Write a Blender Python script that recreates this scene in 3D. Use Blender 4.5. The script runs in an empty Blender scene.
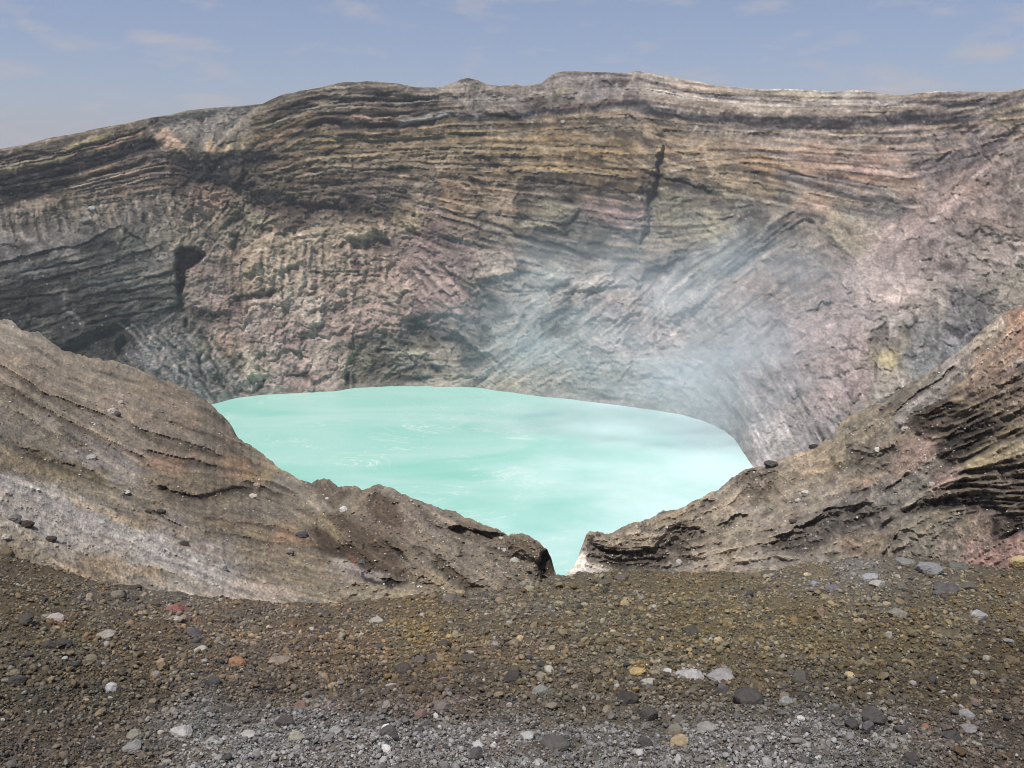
import bpy, math, random
import numpy as np
random.seed(7)
C = bpy.context.scene.collection
# ------------------------------------------------------------------ camera model
W, H, F = 1024, 768, 887.0
CAMZ = 3.0
YH = 160.0                                   # image row of the horizon
PITCH = math.atan((384 - YH) / F)
SP, CP = math.sin(PITCH), math.cos(PITCH)
LAKE_Z = CAMZ - 110.0
def ray(px, py):
    """horizontal and vertical slope of the ray through a pixel, per metre of ground distance Y"""
    a = (np.asarray(px, float) - 512.0) / F
    b = (384.0 - np.asarray(py, float)) / F
    yy = CP + b * SP
    zz = -SP + b * CP
    return a / yy, zz / yy
def at(px, py, Y):
    rx, rz = ray(px, py)
    return np.stack([rx * Y, Y + 0 * rx, CAMZ + rz * Y], -1)
def y_on_plane(px, py, z):
    rx, rz = ray(px, py)
    return (z - CAMZ) / rz
def lin(c, ds=.32):
    c = np.asarray(c, float) / 255.0
    c = c + (c.mean(-1, keepdims=True) - c) * ds
    return np.where(c <= 0.04045, c / 12.92, ((c + 0.055) / 1.055) ** 2.4)
# ------------------------------------------------------------------ noise
_r = np.random.RandomState(11)
_perm = _r.permutation(4096)
_ang = _r.rand(4096) * 2 * np.pi
_gx, _gy = np.cos(_ang), np.sin(_ang)
_rx = _r.rand(4096)
def perlin(x, y, seed=0):
    x = x + seed * 17.31; y = y - seed * 9.77
    xi = np.floor(x).astype(np.int64); yi = np.floor(y).astype(np.int64)
    xf = x - xi; yf = y - yi
    u = xf * xf * xf * (xf * (xf * 6 - 15) + 10); v = yf * yf * yf * (yf * (yf * 6 - 15) + 10)
    def g(ix, iy, dx, dy):
        h = _perm[(_perm[ix & 4095] + iy) & 4095]
        return _gx[h] * dx + _gy[h] * dy
    n00 = g(xi, yi, xf, yf); n10 = g(xi + 1, yi, xf - 1, yf)
    n01 = g(xi, yi + 1, xf, yf - 1); n11 = g(xi + 1, yi + 1, xf - 1, yf - 1)
    return 1.5 * ((n00 * (1 - u) + n10 * u) * (1 - v) + (n01 * (1 - u) + n11 * u) * v)
def fbm(x, y, octv=5, seed=0, gain=0.55, lac=2.03):
    s = 0; a = 1; t = 0
    for k in range(octv):
        s = s + a * perlin(x * lac ** k, y * lac ** k, seed + k * 3); t += a * a; a *= gain
    return s / math.sqrt(t)
def ridged(x, y, octv=5, seed=0, gain=0.55):
    s = 0; a = 1; t = 0
    for k in range(octv):
        s = s + a * (0.33 - np.abs(perlin(x * 2.03 ** k, y * 2.03 ** k, seed + 5 * k))) * 2; t += a; a *= gain
    return s / t
def worley(x, y, seed=0):
    """cells: nearest distance, gap to the second nearest, and three random numbers and the offset of the nearest cell"""
    xi = np.floor(x).astype(np.int64); yi = np.floor(y).astype(np.int64)
    f1 = np.full(x.shape, 9.0); f2 = np.full(x.shape, 9.0); hid = np.zeros(x.shape, np.int64); ox = np.zeros(x.shape); oy = np.zeros(x.shape)
    for dx in (-1, 0, 1):
        for dy in (-1, 0, 1):
            h = _perm[(_perm[(xi + dx + seed * 31) & 4095] + yi + dy) & 4095]
            px = xi + dx + _rx[h]; py = yi + dy + _rx[(h + 1733) & 4095]
            d = np.hypot(x - px, y - py); m = d < f1
            f2 = np.where(m, f1, np.minimum(f2, d)); hid = np.where(m, h, hid); ox = np.where(m, x - px, ox); oy = np.where(m, y - py, oy); f1 = np.where(m, d, f1)
    return f1, f2 - f1, _rx[(hid + 77) & 4095] - .5, _rx[(hid + 991) & 4095] - .5, _rx[(hid + 2020) & 4095] - .5, ox, oy
def facets(x, y, seed=0):
    """angular blocks: tone per block, joints between blocks, tilted faces"""
    f1, gap, a, b, c, ox, oy = worley(x, y, seed)
    return a * 2, np.exp(-(gap / .07) ** 2), (b * ox + c * oy) * 2
def sample(m, x, y):
    h, w = m.shape[:2]
    x = np.clip(x, 0, w - 1.001); y = np.clip(y, 0, h - 1.001)
    xi = x.astype(np.int64); yi = y.astype(np.int64); fx = x - xi; fy = y - yi
    if m.ndim == 3: fx = fx[..., None]; fy = fy[..., None]
    return (m[yi, xi] * (1 - fx) + m[yi, xi + 1] * fx) * (1 - fy) + (m[yi + 1, xi] * (1 - fx) + m[yi + 1, xi + 1] * fx) * fy
def curve(pts):
    p = np.array(pts, float)
    return lambda x: np.interp(x, p[:, 0], p[:, 1])
def smooth_curve(pts, w=8):
    f = curve(pts)
    return lambda x: sum(f(np.asarray(x) + k * w / 4.0) for k in range(-4, 5)) / 9.0
# ------------------------------------------------------------------ geological chart: a raster over one surface
class Chart:
    def __init__(s, x0, x1, y0, y1):
        s.x0, s.y0 = x0, y0
        s.X, s.Y = np.meshgrid(np.arange(x0, x1 + 1, dtype=float), np.arange(y0, y1 + 1, dtype=float))
        s.rel = np.zeros_like(s.X)                      # relief in pixels, + is recessed
        s.rough = np.ones_like(s.X)
        wx = fbm(s.X / 26, s.Y / 26, 5, 3, 0.6) * 5; wy = fbm(s.X / 26, s.Y / 26, 5, 40, 0.6) * 4
        s.wx, s.wy = wx, wy
    def idw(s, pts, power=2.6, soft=12.0, warp=2.0, stretch=1.6):
        p = [(a[0], a[1]) for a in pts]; v = np.array([a[2] for a in pts], float)
        if v.ndim == 1: v = v[:, None]
        X = s.X[::3, ::3] + warp * s.wx[::3, ::3]; Y = s.Y[::3, ::3] + warp * s.wy[::3, ::3]
        num = np.zeros(X.shape + (v.shape[1],)); den = np.zeros(X.shape)
        for (x, y), c in zip(p, v):
            d = np.sqrt(((X - x) / stretch) ** 2 + (Y - y) ** 2 + soft * soft)
            w = d ** (-power * 1.6); num += w[..., None] * c; den += w
        m = num / den[..., None]
        out = sample(m, (s.X - s.x0) / 3.0, (s.Y - s.y0) / 3.0)
        return out
    def orient(s, pts):
        q = [(x, y, (math.cos(2 * math.radians(a)), math.sin(2 * math.radians(a)))) for x, y, a in pts]
        m = s.idw(q, warp=0.6)
        s.th = 0.5 * np.arctan2(m[..., 1], m[..., 0])
    def streak(s, sx, n, seed, wob=0.0):
        """noise drawn out along the bedding direction"""
        rr = np.random.RandomState(seed)
        h, w = s.X.shape
        m = perlin(s.X / sx, s.Y / sx, seed) + 0.7 * perlin(s.X / sx * 2.1, s.Y / sx * 2.1, seed + 1)
        if sx < 2.2: m = rr.randn(h, w) * 0.8; m = (m + np.roll(m, 1, 0) * .5) 
        ix = s.X - s.x0; iy = s.Y - s.y0
        th = s.th + wob * fbm(s.X / 30, s.Y / 30, 3, seed)
        cx, cy = np.cos(th), np.sin(th)
        step = 1.0
        for k in range(n):
            a = sample(m, ix + cx * step, iy + cy * step); b = sample(m, ix - cx * step, iy - cy * step)
            m = (m + a + b) / 3.0; step *= 1.7
        m -= m.mean(); return m / (m.std() + 1e-9)
    def _crop(s, pts, mar):
        p = np.array(pts, float)
        a = int(max(0, p[:, 0].min() - mar - s.x0)); b = int(min(s.X.shape[1], p[:, 0].max() + mar - s.x0 + 1))
        c = int(max(0, p[:, 1].min() - mar - s.y0)); d = int(min(s.X.shape[0], p[:, 1].max() + mar - s.y0 + 1))
        return (slice(c, d), slice(a, b)) if a < b and c < d else None
    def _dist(s, pts, sl, warp):
        X = s.X[sl] + warp * s.wx[sl]; Y = s.Y[sl] + warp * s.wy[sl]
        best = np.full(X.shape, 1e9); side = np.zeros(X.shape); along = np.zeros(X.shape)
        acc = 0.0
        for (xa, ya), (xb, yb) in zip(pts[:-1], pts[1:]):
            dx, dy = xb - xa, yb - ya; L2 = dx * dx + dy * dy + 1e-9; L = math.sqrt(L2)
            t = np.clip(((X - xa) * dx + (Y - ya) * dy) / L2, 0, 1)
            d = np.hypot(X - xa - t * dx, Y - ya - t * dy)
            cr = (dx * (Y - ya) - dy * (X - xa)) / L
            m = d < best
            best = np.where(m, d, best); side = np.where(m, cr, side); along = np.where(m, acc + t * L, along); acc += L
        e = np.minimum(along, acc - along)
        return best, side, e
    def line(s, pts, w, col=None, a=0.8, rel=0.0, warp=0.35, fade=True, rough=None, brk=0.0):
        """a bed, crack or gully along a polyline"""
        sl = s._crop(pts, 3 * w + 12)
        if sl is None: return
        d, side, e = s._dist(pts, sl, warp)
        m = np.exp(-(d / w) ** 4 * 0.7)
        if fade: m = m * np.clip(e / (2 * w) + 0.3, 0, 1)
        if brk: m = m * np.clip(0.93 + brk * fbm(s.X[sl] / 9, s.Y[sl] / 5, 4, int(pts[0][0]) % 50 + 3) , 0, 1)
        if col is not None: s.col[sl] = s.col[sl] * (1 - a * m[..., None]) + lin(col) * (a * m[..., None])
        s.rel[sl] += rel * m
        if rough is not None: s.rough[sl] = s.rough[sl] * (1 - m) + rough * m
    def step(s, pts, w, rel, up=0.35, soft=.3, col=None, a=0.7, warp=0.3, cw=None, wu=None):
        """an overhanging ledge: proud on the left of the direction of travel, cut back on the right"""
        wu = wu or w * 0.8; cw = cw or w
        sl = s._crop(pts, 4 * max(w, wu, cw) + 8)
        if sl is None: return
        d, side, e = s._dist(pts, sl, warp)
        en = np.clip(e / (1.2 * w) + 0.1, 0, 1); en = en * en * (3 - 2 * en)
        pos = side > 0
        prof = np.where(pos, rel * np.exp(-(d / w) ** 1.5) * np.clip(d / (.8 + soft * w) + .1, 0, 1), -rel * up * np.exp(-(d / wu) ** 1.5))
        s.rel[sl] += prof * en
        if col is not None:
            m = np.where(pos, np.exp(-(d / cw) ** 2), 0) * en * a  # undercut shade painted into the colour of the cut-back side
            s.col[sl] = s.col[sl] * (1 - m[..., None]) + lin(col) * m[..., None]
    def broken_beds(s, n, seed, x0, x1, ytop, ybot, dens, lmin=6, lmax=40, wmax=2.6, rel=1.6, tone=.5, jit=.12):
        """short irregular ledges and seams that follow the local bedding"""
        r4 = np.random.RandomState(seed)
        for _ in range(n):
            x = r4.uniform(x0, x1); y = r4.uniform(float(ytop(x)) + 2, float(ybot(x)) - 2)
            i, j = int(y - s.y0), int(x - s.x0)
            if not (0 <= i < s.X.shape[0] and 0 <= j < s.X.shape[1]) or r4.rand() > dens[i, j]: continue
            L_ = math.exp(r4.uniform(math.log(lmin), math.log(lmax))); w = r4.uniform(.6, 1) * min(wmax, .7 + L_ * .06); jj = r4.randn() * jit
            pts = [(x, y)]; px, py = x, y
            for _k in range(5):
                a = min(max(int(py - s.y0), 0), s.X.shape[0] - 1); b = min(max(int(px - s.x0), 0), s.X.shape[1] - 1)
                t = s.th[a, b] + jj; px += math.cos(t) * L_ / 5; py += math.sin(t) * L_ / 5; pts.append((px, py))
            if pts[-1][0] < pts[0][0]: pts = pts[::-1]
            sl = s._crop(pts, 3 * w + 9)
            if sl is None: continue
            d, side, e = s._dist(pts, sl, .6)
            m = np.exp(-(d / w) ** 2) * np.clip(e / (.25 * L_), 0, 1)
            dark = r4.rand() < .6
            s.col[sl] *= np.exp((-1 if dark else .7) * tone * r4.uniform(.4, 1) * m)[..., None]
            s.rel[sl] += (rel if dark else -rel) * r4.uniform(.3, 1) * m
    def poly(s, pts, col=None, a=0.8, soft=4.0, rel=0.0, warp=0.8, rough=None):
        p = list(pts) + [pts[0]]
        sl = s._crop(pts, 3 * soft + 14)
        if sl is None: return
        d, _, _ = s._dist(p, sl, warp)
        X = s.X[sl] + warp * s.wx[sl]; Y = s.Y[sl] + warp * s.wy[sl]
        ins = np.zeros(X.shape, bool)
        for (xa, ya), (xb, yb) in zip(p[:-1], p[1:]):
            if ya == yb: continue
            c = ((ya > Y) != (yb > Y)) & (X < (xb - xa) * (Y - ya) / (yb - ya) + xa)
            ins ^= c
        sd = np.where(ins, d, -d)
        m = np.clip(sd / (2 * soft) + 0.5, 0, 1); m = m * m * (3 - 2 * m)
        if col is not None: s.col[sl] = s.col[sl] * (1 - a * m[..., None]) + lin(col) * (a * m[..., None])
        s.rel[sl] += rel * m
        if rough is not None: s.rough[sl] = s.rough[sl] * (1 - m) + rough * m
    def get(s, m, px, py): return sample(m, px - s.x0, py - s.y0)
# ------------------------------------------------------------------ mesh helpers
def mesh_obj(name, v, faces, mat, col=None, smooth=True, parent=None):
    me = bpy.data.meshes.new(name)
    v = np.ascontiguousarray(v, np.float32).reshape(-1, 3); faces = np.ascontiguousarray(faces, np.int32)
    k = faces.shape[1]
    me.vertices.add(len(v)); me.vertices.foreach_set('co', v.ravel())
    me.loops.add(faces.size); me.loops.foreach_set('vertex_index', faces.ravel())
    me.polygons.add(len(faces)); me.polygons.foreach_set('loop_start', np.arange(0, faces.size, k, dtype=np.int32))
    me.update(calc_edges=True)
    me.polygons.foreach_set('use_smooth', np.full(len(faces), smooth, bool))
    if col is not None:
        ca = me.color_attributes.new('Col', 'FLOAT_COLOR', 'POINT')
        c = np.ones((len(v), 4), np.float32); c[:, :3] = col.reshape(-1, 3)
        ca.data.foreach_set('color', c.ravel())
    me.materials.append(mat)
    me.validate()
    o = bpy.data.objects.new(name, me); C.objects.link(o); o.parent = parent
    return o
def grid_faces(r, c):
    i = np.arange((r - 1) * (c - 1)); a = (i // (c - 1)) * c + i % (c - 1)
    return np.stack([a, a + c, a + c + 1, a + 1], -1)
def tag(o, label=None, cat=None, group=None, kind=None):
    if label: o['label'] = label
    if cat: o['category'] = cat
    if group: o['group'] = group
    if kind: o['kind'] = kind
    return o
def rock_mat(name, scale=1.0, bump=0.4, speck=0.25, dist=0.3, sq=(1, 1, 1)):
    m = bpy.data.materials.new(name); m.use_nodes = True; N = m.node_tree.nodes; L = m.node_tree.links
    b = N['Principled BSDF']; b.inputs['Roughness'].default_value = 0.93; b.inputs['Specular IOR Level'].default_value = 0.2
    at_ = N.new('ShaderNodeAttribute'); at_.attribute_name = 'Col'
    tc = N.new('ShaderNodeTexCoord')
    n1 = N.new('ShaderNodeTexNoise'); n1.inputs['Scale'].default_value = scale; n1.inputs['Detail'].default_value = 8; n1.inputs['Roughness'].default_value = 0.7
    mpg = N.new('ShaderNodeMapping'); mpg.inputs['Scale'].default_value = sq; L.new(tc.outputs['Object'], mpg.inputs['Vector']); L.new(mpg.outputs['Vector'], n1.inputs['Vector'])
    mr = N.new('ShaderNodeMapRange'); mr.inputs['From Min'].default_value = 0.3; mr.inputs['From Max'].default_value = 0.7
    mr.inputs['To Min'].default_value = 1 - speck; mr.inputs['To Max'].default_value = 1 + speck
    L.new(n1.outputs['Fac'], mr.inputs['Value'])
    mx = N.new('ShaderNodeVectorMath'); mx.operation = 'SCALE'
    L.new(at_.outputs['Color'], mx.inputs[0]); L.new(mr.outputs['Result'], mx.inputs['Scale'])
    L.new(mx.outputs['Vector'], b.inputs['Base Color'])
    bp = N.new('ShaderNodeBump'); bp.inputs['Strength'].default_value = bump; bp.inputs['Distance'].default_value = dist
    L.new(n1.outputs['Fac'], bp.inputs['Height']); L.new(bp.outputs['Normal'], b.inputs['Normal'])
    return m
WARM = np.array([1.05, .98, .915])
# ================================================================== FAR CRATER WALL
skyline = curve([(-260,172),(-100,160),(0,149),(25,145),(50,138),(75,134),(100,128),(125,124),(150,118),(157,117),(170,115),(190,110),(210,108),(240,106),(262,104),(270,100),(285,94),(292,93),(305,90),(318,88),(330,85),(345,82),(358,82),(366,81),(395,83),(400,84),(415,87),(440,87),(450,84),(462,79),(468,78),(478,80),(486,84),(500,86),(511,85),(516,83),(521,86),(530,85),(542,83),(550,76),(556,73),(566,71),(600,72),(627,73),(632,71),(637,71),(650,73),(680,78),(700,82),(720,86),(745,88),(760,89),(790,89),(830,91),(860,90),(885,94),(900,95),(925,92),(945,91),(980,92),(1010,91),(1024,89),(1100,80),(1290,40)])
shore = smooth_curve([(-260,540),(0,455),(100,428),(180,408),(217,403),(235,398),(262,395),(300,393),(338,391),(352,388),(400,386),(420,386),(480,387.5),(500,391),(540,396.5),(560,398),(600,403),(640,408),(680,414),(710,423),(730,434),(742,446),(746,462),(770,476),(850,492),(1000,510),(1290,530)], 8)
Yrim = smooth_curve([(-260,330),(0,400),(170,450),(250,470),(500,530),(650,540),(850,490),(1024,385),(1290,280)], 60)
wall = Chart(-262, 1292, 30, 580)
X, Y = wall.X, wall.Y
cp = [ # colours of the beds and slopes
(-150,170,(100,94,84)),(50,152,(112,102,88)),(120,138,(120,108,90)),(190,125,(118,113,104)),(230,118,(118,113,104)),(60,200,(108,98,80)),(130,185,(116,102,88)),(150,165,(112,98,90)),
(280,110,(112,102,84)),(300,100,(108,98,82)),(260,130,(112,100,76)),(300,140,(116,104,80)),(350,92,(112,106,96)),(360,110,(114,102,84)),(400,100,(112,102,86)),(420,90,(115,110,102)),(330,150,(124,108,78)),(400,140,(114,100,76)),(400,155,(128,112,80)),(450,140,(122,108,80)),
(480,95,(124,118,112)),(520,100,(122,114,106)),(500,130,(126,114,88)),(500,155,(124,108,78)),(560,92,(124,118,112)),(600,92,(118,114,114)),(620,90,(122,117,114)),(580,130,(126,110,82)),(600,125,(124,112,92)),(600,150,(124,106,74)),(560,165,(130,110,76)),(620,170,(122,106,78)),(540,150,(126,108,76)),
(660,85,(160,150,138)),(700,92,(156,146,134)),(760,95,(156,148,136)),(830,98,(152,146,134)),(900,99,(148,142,130)),(970,97,(138,130,122)),(700,106,(154,144,128)),(780,110,(154,146,130)),(850,114,(152,142,130)),(930,110,(148,134,122)),
(700,130,(126,118,108)),(760,135,(132,122,112)),(760,146,(138,124,110)),(830,130,(140,126,114)),(850,148,(138,128,114)),(920,135,(138,124,116)),(700,150,(138,122,96)),(680,142,(134,118,92)),(760,163,(150,122,90)),(820,163,(146,122,106)),(870,170,(148,120,108)),(900,178,(142,124,110)),(930,165,(128,116,110)),(960,150,(130,116,110)),
(690,170,(118,106,88)),(740,185,(124,110,86)),(700,190,(100,98,84)),(760,190,(124,112,92)),(730,205,(108,106,92)),(790,195,(116,112,104)),(840,205,(120,114,106)),(880,195,(122,116,108)),(850,220,(122,118,108)),
(250,190,(100,92,78)),(300,165,(108,94,74)),(300,195,(104,92,74)),(340,180,(108,96,82)),(350,210,(92,82,74)),(300,215,(96,84,74)),(240,215,(112,106,86)),(215,200,(130,104,88)),(200,220,(120,108,92)),(380,175,(116,104,88)),(420,185,(116,104,92)),(460,175,(122,108,84)),(470,200,(122,106,84)),(430,205,(116,102,94)),(450,195,(130,108,82)),(380,200,(108,98,92)),
(380,230,(116,102,92)),(405,220,(130,116,88)),(430,240,(114,96,94)),(480,230,(112,104,92)),(500,205,(142,126,104)),(460,260,(118,104,100)),(495,265,(138,128,120)),(480,280,(122,114,104)),
(560,185,(98,90,78)),(600,190,(112,98,82)),(540,195,(96,88,80)),(560,205,(118,112,96)),(550,215,(132,128,104)),(600,210,(124,104,100)),(620,215,(122,104,98)),(570,230,(92,92,84)),(600,245,(84,86,80)),(545,240,(84,86,82)),(560,255,(92,92,88)),(620,240,(112,104,94)),(540,270,(112,114,106)),(580,275,(128,124,120)),(550,290,(136,132,124)),(640,265,(118,108,102)),
(670,200,(104,102,86)),(665,222,(134,128,104)),(690,215,(104,102,90)),(690,240,(118,114,102)),(710,228,(144,140,110)),(720,245,(118,118,110)),(740,232,(98,100,96)),(760,225,(98,100,96)),(700,265,(112,112,108)),
(620,290,(138,130,126)),(660,290,(140,134,132)),(700,290,(132,128,124)),(600,310,(134,130,126)),(640,320,(140,132,128)),(560,320,(124,124,118)),
(780,235,(104,100,96)),(790,240,(120,110,94)),(820,255,(118,108,100)),(790,270,(112,102,98)),(830,280,(112,102,98)),(760,280,(128,112,106)),(800,300,(122,116,112)),(840,225,(146,136,112)),(855,245,(140,132,110)),(812,205,(146,124,104)),
(890,240,(152,138,134)),(920,220,(142,126,122)),(950,200,(142,124,120)),(970,190,(146,124,114)),(1000,165,(122,110,104)),(960,165,(116,104,102)),(985,140,(118,108,106)),(1005,120,(138,126,108)),(1010,200,(124,114,108)),(1000,220,(134,120,110)),
(870,260,(156,140,134)),(870,290,(160,144,138)),(900,270,(150,138,134)),(930,250,(132,122,118)),(960,245,(122,114,108)),(1000,250,(128,120,112)),(990,265,(144,136,128)),(1010,280,(136,130,118)),(960,270,(128,120,114)),(900,295,(164,152,144)),(930,300,(148,144,134)),(860,310,(150,142,140)),(960,300,(112,112,112)),(1000,310,(116,114,110)),
(900,320,(140,136,130)),(930,330,(112,114,116)),(960,340,(112,114,118)),(920,360,(108,112,112)),(885,355,(146,138,108)),(890,340,(124,120,106)),(850,340,(154,140,140)),(830,370,(154,142,140)),(850,385,(140,124,124)),(880,385,(136,132,124)),(1100,300,(112,110,108)),(1200,200,(120,112,106)),
(720,320,(130,126,122)),(760,320,(140,128,128)),(800,330,(146,130,130)),(720,350,(124,122,122)),(760,370,(134,130,134)),(790,390,(140,136,136)),(740,400,(146,142,142)),(760,430,(152,150,152)),(700,385,(142,138,134)),(680,360,(150,138,134)),(640,345,(142,130,126)),(650,370,(150,144,138)),(620,370,(128,126,122)),(580,360,(120,122,118)),(540,340,(122,124,120)),(560,385,(124,124,118)),(600,390,(126,124,118)),(660,400,(130,130,128)),(820,430,(120,120,122)),(900,430,(120,118,112)),
(520,330,(134,134,126)),(510,350,(126,128,120)),(515,380,(148,144,130)),(490,310,(88,90,86)),(490,295,(110,104,98)),
(0,225,(112,108,104)),(60,225,(112,108,104)),(30,205,(122,112,98)),(100,212,(122,112,98)),(140,215,(112,106,100)),(180,215,(120,110,98)),(60,240,(116,114,110)),(0,250,(104,104,102)),(165,240,(122,116,102)),(-150,240,(110,106,102)),
(215,245,(108,106,92)),(225,235,(114,110,94)),(240,225,(118,114,94)),(205,260,(114,106,96)),
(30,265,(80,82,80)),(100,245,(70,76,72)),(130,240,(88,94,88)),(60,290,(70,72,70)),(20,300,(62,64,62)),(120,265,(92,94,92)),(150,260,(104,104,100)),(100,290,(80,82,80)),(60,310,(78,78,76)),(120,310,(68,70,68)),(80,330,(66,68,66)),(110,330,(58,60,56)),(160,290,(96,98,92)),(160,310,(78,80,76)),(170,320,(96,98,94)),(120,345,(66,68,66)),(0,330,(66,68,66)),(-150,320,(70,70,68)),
(135,345,(116,114,116)),(150,350,(128,126,126)),(170,350,(108,106,104)),(180,340,(112,110,106)),(180,370,(132,128,130)),(200,360,(128,124,124)),(205,385,(128,124,126)),(190,330,(120,116,112)),(100,380,(100,100,98)),(0,400,(90,90,86)),
(200,290,(128,116,106)),(195,300,(136,124,114)),(215,280,(128,114,104)),(230,255,(156,132,98)),(235,270,(136,122,108)),(260,250,(158,142,114)),(255,275,(160,144,108)),(285,250,(156,142,116)),(290,280,(158,146,126)),(330,245,(160,148,118)),(355,240,(148,134,106)),(310,265,(154,142,122)),(340,270,(152,138,114)),(300,305,(160,150,136)),(330,290,(158,142,126)),(285,320,(154,138,126)),(350,300,(152,136,122)),(375,270,(134,116,102)),(360,255,(116,102,88)),
(400,280,(142,126,116)),(390,300,(150,136,120)),(410,310,(146,112,108)),(420,275,(128,112,106)),(440,290,(140,120,114)),(450,275,(128,112,110)),(430,305,(142,114,112)),(450,305,(138,124,112)),(380,320,(142,122,112)),(350,325,(146,122,112)),(470,315,(140,120,118)),
(195,325,(112,106,98)),(235,315,(150,122,110)),(220,330,(138,118,102)),(225,345,(160,126,106)),(210,345,(138,130,104)),(250,330,(150,136,128)),(280,335,(146,128,120)),(300,345,(140,122,118)),(330,335,(146,128,122)),(240,360,(144,138,122)),(255,370,(170,160,138)),(270,355,(152,142,128)),(225,370,(112,110,100)),(235,385,(122,116,108)),(290,375,(140,126,120)),(260,388,(140,132,126)),(310,385,(146,128,122)),(320,350,(160,152,138)),(325,370,(142,130,120)),(345,365,(142,136,118)),
(370,340,(112,106,100)),(385,345,(124,122,114)),(360,360,(136,132,104)),(375,365,(98,96,88)),(420,335,(98,98,92)),(440,330,(104,106,100)),(445,325,(140,136,124)),(420,350,(124,122,106)),(410,372,(96,96,88)),(450,355,(130,124,112)),(430,368,(124,118,106)),(470,370,(128,122,112)),(455,380,(130,122,110)),(475,340,(86,88,84)),(490,365,(118,116,106)),
]
wall.col = lin(np.clip(wall.idw(cp, soft=7, warp=2.6, stretch=1.35), 0, 255))
wall.orient([(-150,180,-8),(50,160,-15),(120,150,-18),(60,200,-14),(130,185,-14),(190,125,50),(225,125,60),(245,125,-35),(260,120,-20),(300,100,-8),(300,140,-6),(330,110,-4),(400,100,2),(400,120,0),(430,120,-8),(480,90,-4),(500,110,0),(560,90,-12),(600,105,-4),(660,80,12),(700,95,8),(700,110,8),(800,100,2),(850,110,1),(950,110,-3),(800,125,1),(900,120,-2),
(300,180,3),(350,160,0),(450,150,-3),(400,170,-2),(500,160,2),(600,130,2),(600,160,6),(630,130,25),(640,160,30),(620,190,8),(700,135,8),(720,160,8),(720,190,6),(800,145,3),(850,165,2),(850,185,14),(900,200,14),(900,150,0),(760,180,14),(800,185,18),
(440,185,14),(400,200,12),(430,225,25),(470,225,16),(500,240,12),(560,195,5),(560,215,12),(600,210,10),(580,245,16),(560,250,14),(620,250,4),(540,270,20),(680,200,4),(690,220,0),(700,240,-5),
(350,210,6),(300,200,4),(230,200,-50),(240,215,-45),(200,230,-60),
(390,265,48),(410,290,45),(440,280,48),(460,300,45),(470,330,35),(490,270,-20),(540,320,-38),(520,345,-38),(510,370,-35),(490,385,-38),(550,355,-30),(590,290,-40),(600,320,-38),(650,300,-50),(640,330,-48),(690,290,-42),(740,240,-36),(760,230,-38),(770,260,-30),(720,270,-40),(700,310,-35),(840,240,48),(850,260,48),(820,250,-20),(800,280,-35),(790,320,-40),
(900,230,-45),(940,180,-50),(960,160,-40),(980,130,-40),(1000,110,-20),(1000,200,40),(950,240,-30),(980,260,10),(870,300,10),(850,340,-20),(900,350,80),(950,330,70),(780,380,60),(760,420,65),(720,400,50),(680,380,30),(650,370,-10),(600,370,10),(1150,200,-20),
(50,265,-14),(100,290,-13),(150,260,-16),(160,290,-14),(160,320,-32),(50,320,-20),(0,300,-16),(165,340,-25),(185,330,-60),(140,350,55),(180,370,50),(200,380,56),(220,375,65),(100,215,70),(50,215,80),(150,210,65),(0,235,-14),(100,232,-16),(-150,300,-12),
(250,270,85),(280,300,78),(310,270,80),(330,250,-12),(350,280,-20),(340,320,-30),(230,330,45),(260,340,-40),(320,360,-60),(280,370,60),(380,340,20),(420,350,4),(450,365,3),(410,330,-5),(370,365,-50)])
m1 = wall.streak(1.3, 5, 1); m2 = wall.streak(3.2, 6, 2, .1); m3 = wall.streak(7.5, 6, 3, .15); m0 = wall.streak(5.0, 7, 9, .05)
iso = fbm(X / 9, Y / 9, 6, 21, 0.68); iso2 = fbm(X / 40, Y / 32, 5, 8); rg = ridged(X / 22 + wall.wx * .06, Y / 20 + wall.wy * .06, 6, 31, 0.62)
fine = np.random.RandomState(4).randn(*X.shape)
# how strictly bedded each part of the wall is
bed = np.clip(wall.idw([(x, y, v) for x, y, v in [(-150,200,1),(50,160,1),(120,180,1),(190,120,.1),(230,120,.1),(300,110,1.2),(400,110,1.1),(400,150,.9),(500,140,.8),(600,150,.9),(560,90,.4),(600,90,.35),(480,95,.4),(700,100,1),(850,110,1.1),(950,105,1),(800,140,.9),(900,150,.9),(750,170,.8),(850,190,.9),(60,220,.15),(140,220,.15),(60,280,.8),(120,300,.8),(150,270,1),(180,370,.7),(240,200,.1),(300,190,.8),(350,210,.6),(250,270,.2),(300,300,.15),(350,280,.2),(280,360,.15),(400,240,.4),(400,300,.6),(440,280,.8),(460,230,.9),(560,200,.9),(560,250,1.1),(600,230,.9),(540,330,.7),(500,370,.9),(420,360,.6),(620,310,.9),(690,300,.9),(740,240,1.1),(700,210,.8),(780,260,.9),(820,300,.5),(860,290,.3),(900,330,.1),(950,250,.2),(980,180,.25),(900,230,.5),(720,370,.6),(650,360,.7),(1150,200,.3)]], soft=14, warp=1)[..., 0], 0, 1.3)
bed = np.clip(bed, 0, 1.3)
iso_s0 = fbm(X / 3.6, Y / 3, 3, 161, .8)
qx = X + 1.4 * wall.wx + 3 * perlin(X / 9, Y / 9, 171); qy = Y + 1.4 * wall.wy + 3 * perlin(X / 9, Y / 9, 172)
rf = ridged(qx / 15, qy / 21, 6, 173, .6); rf = (rf - rf.mean()) / rf.std()
cq = perlin(qx / 15, qy / 12, 140) + .35 * perlin(qx / 6, qy / 6, 141)
crack = np.exp(-(cq / .045) ** 2) * np.clip(.4 + 1.3 * fbm(X / 50, Y / 40, 3, 143), 0, 1)
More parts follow.
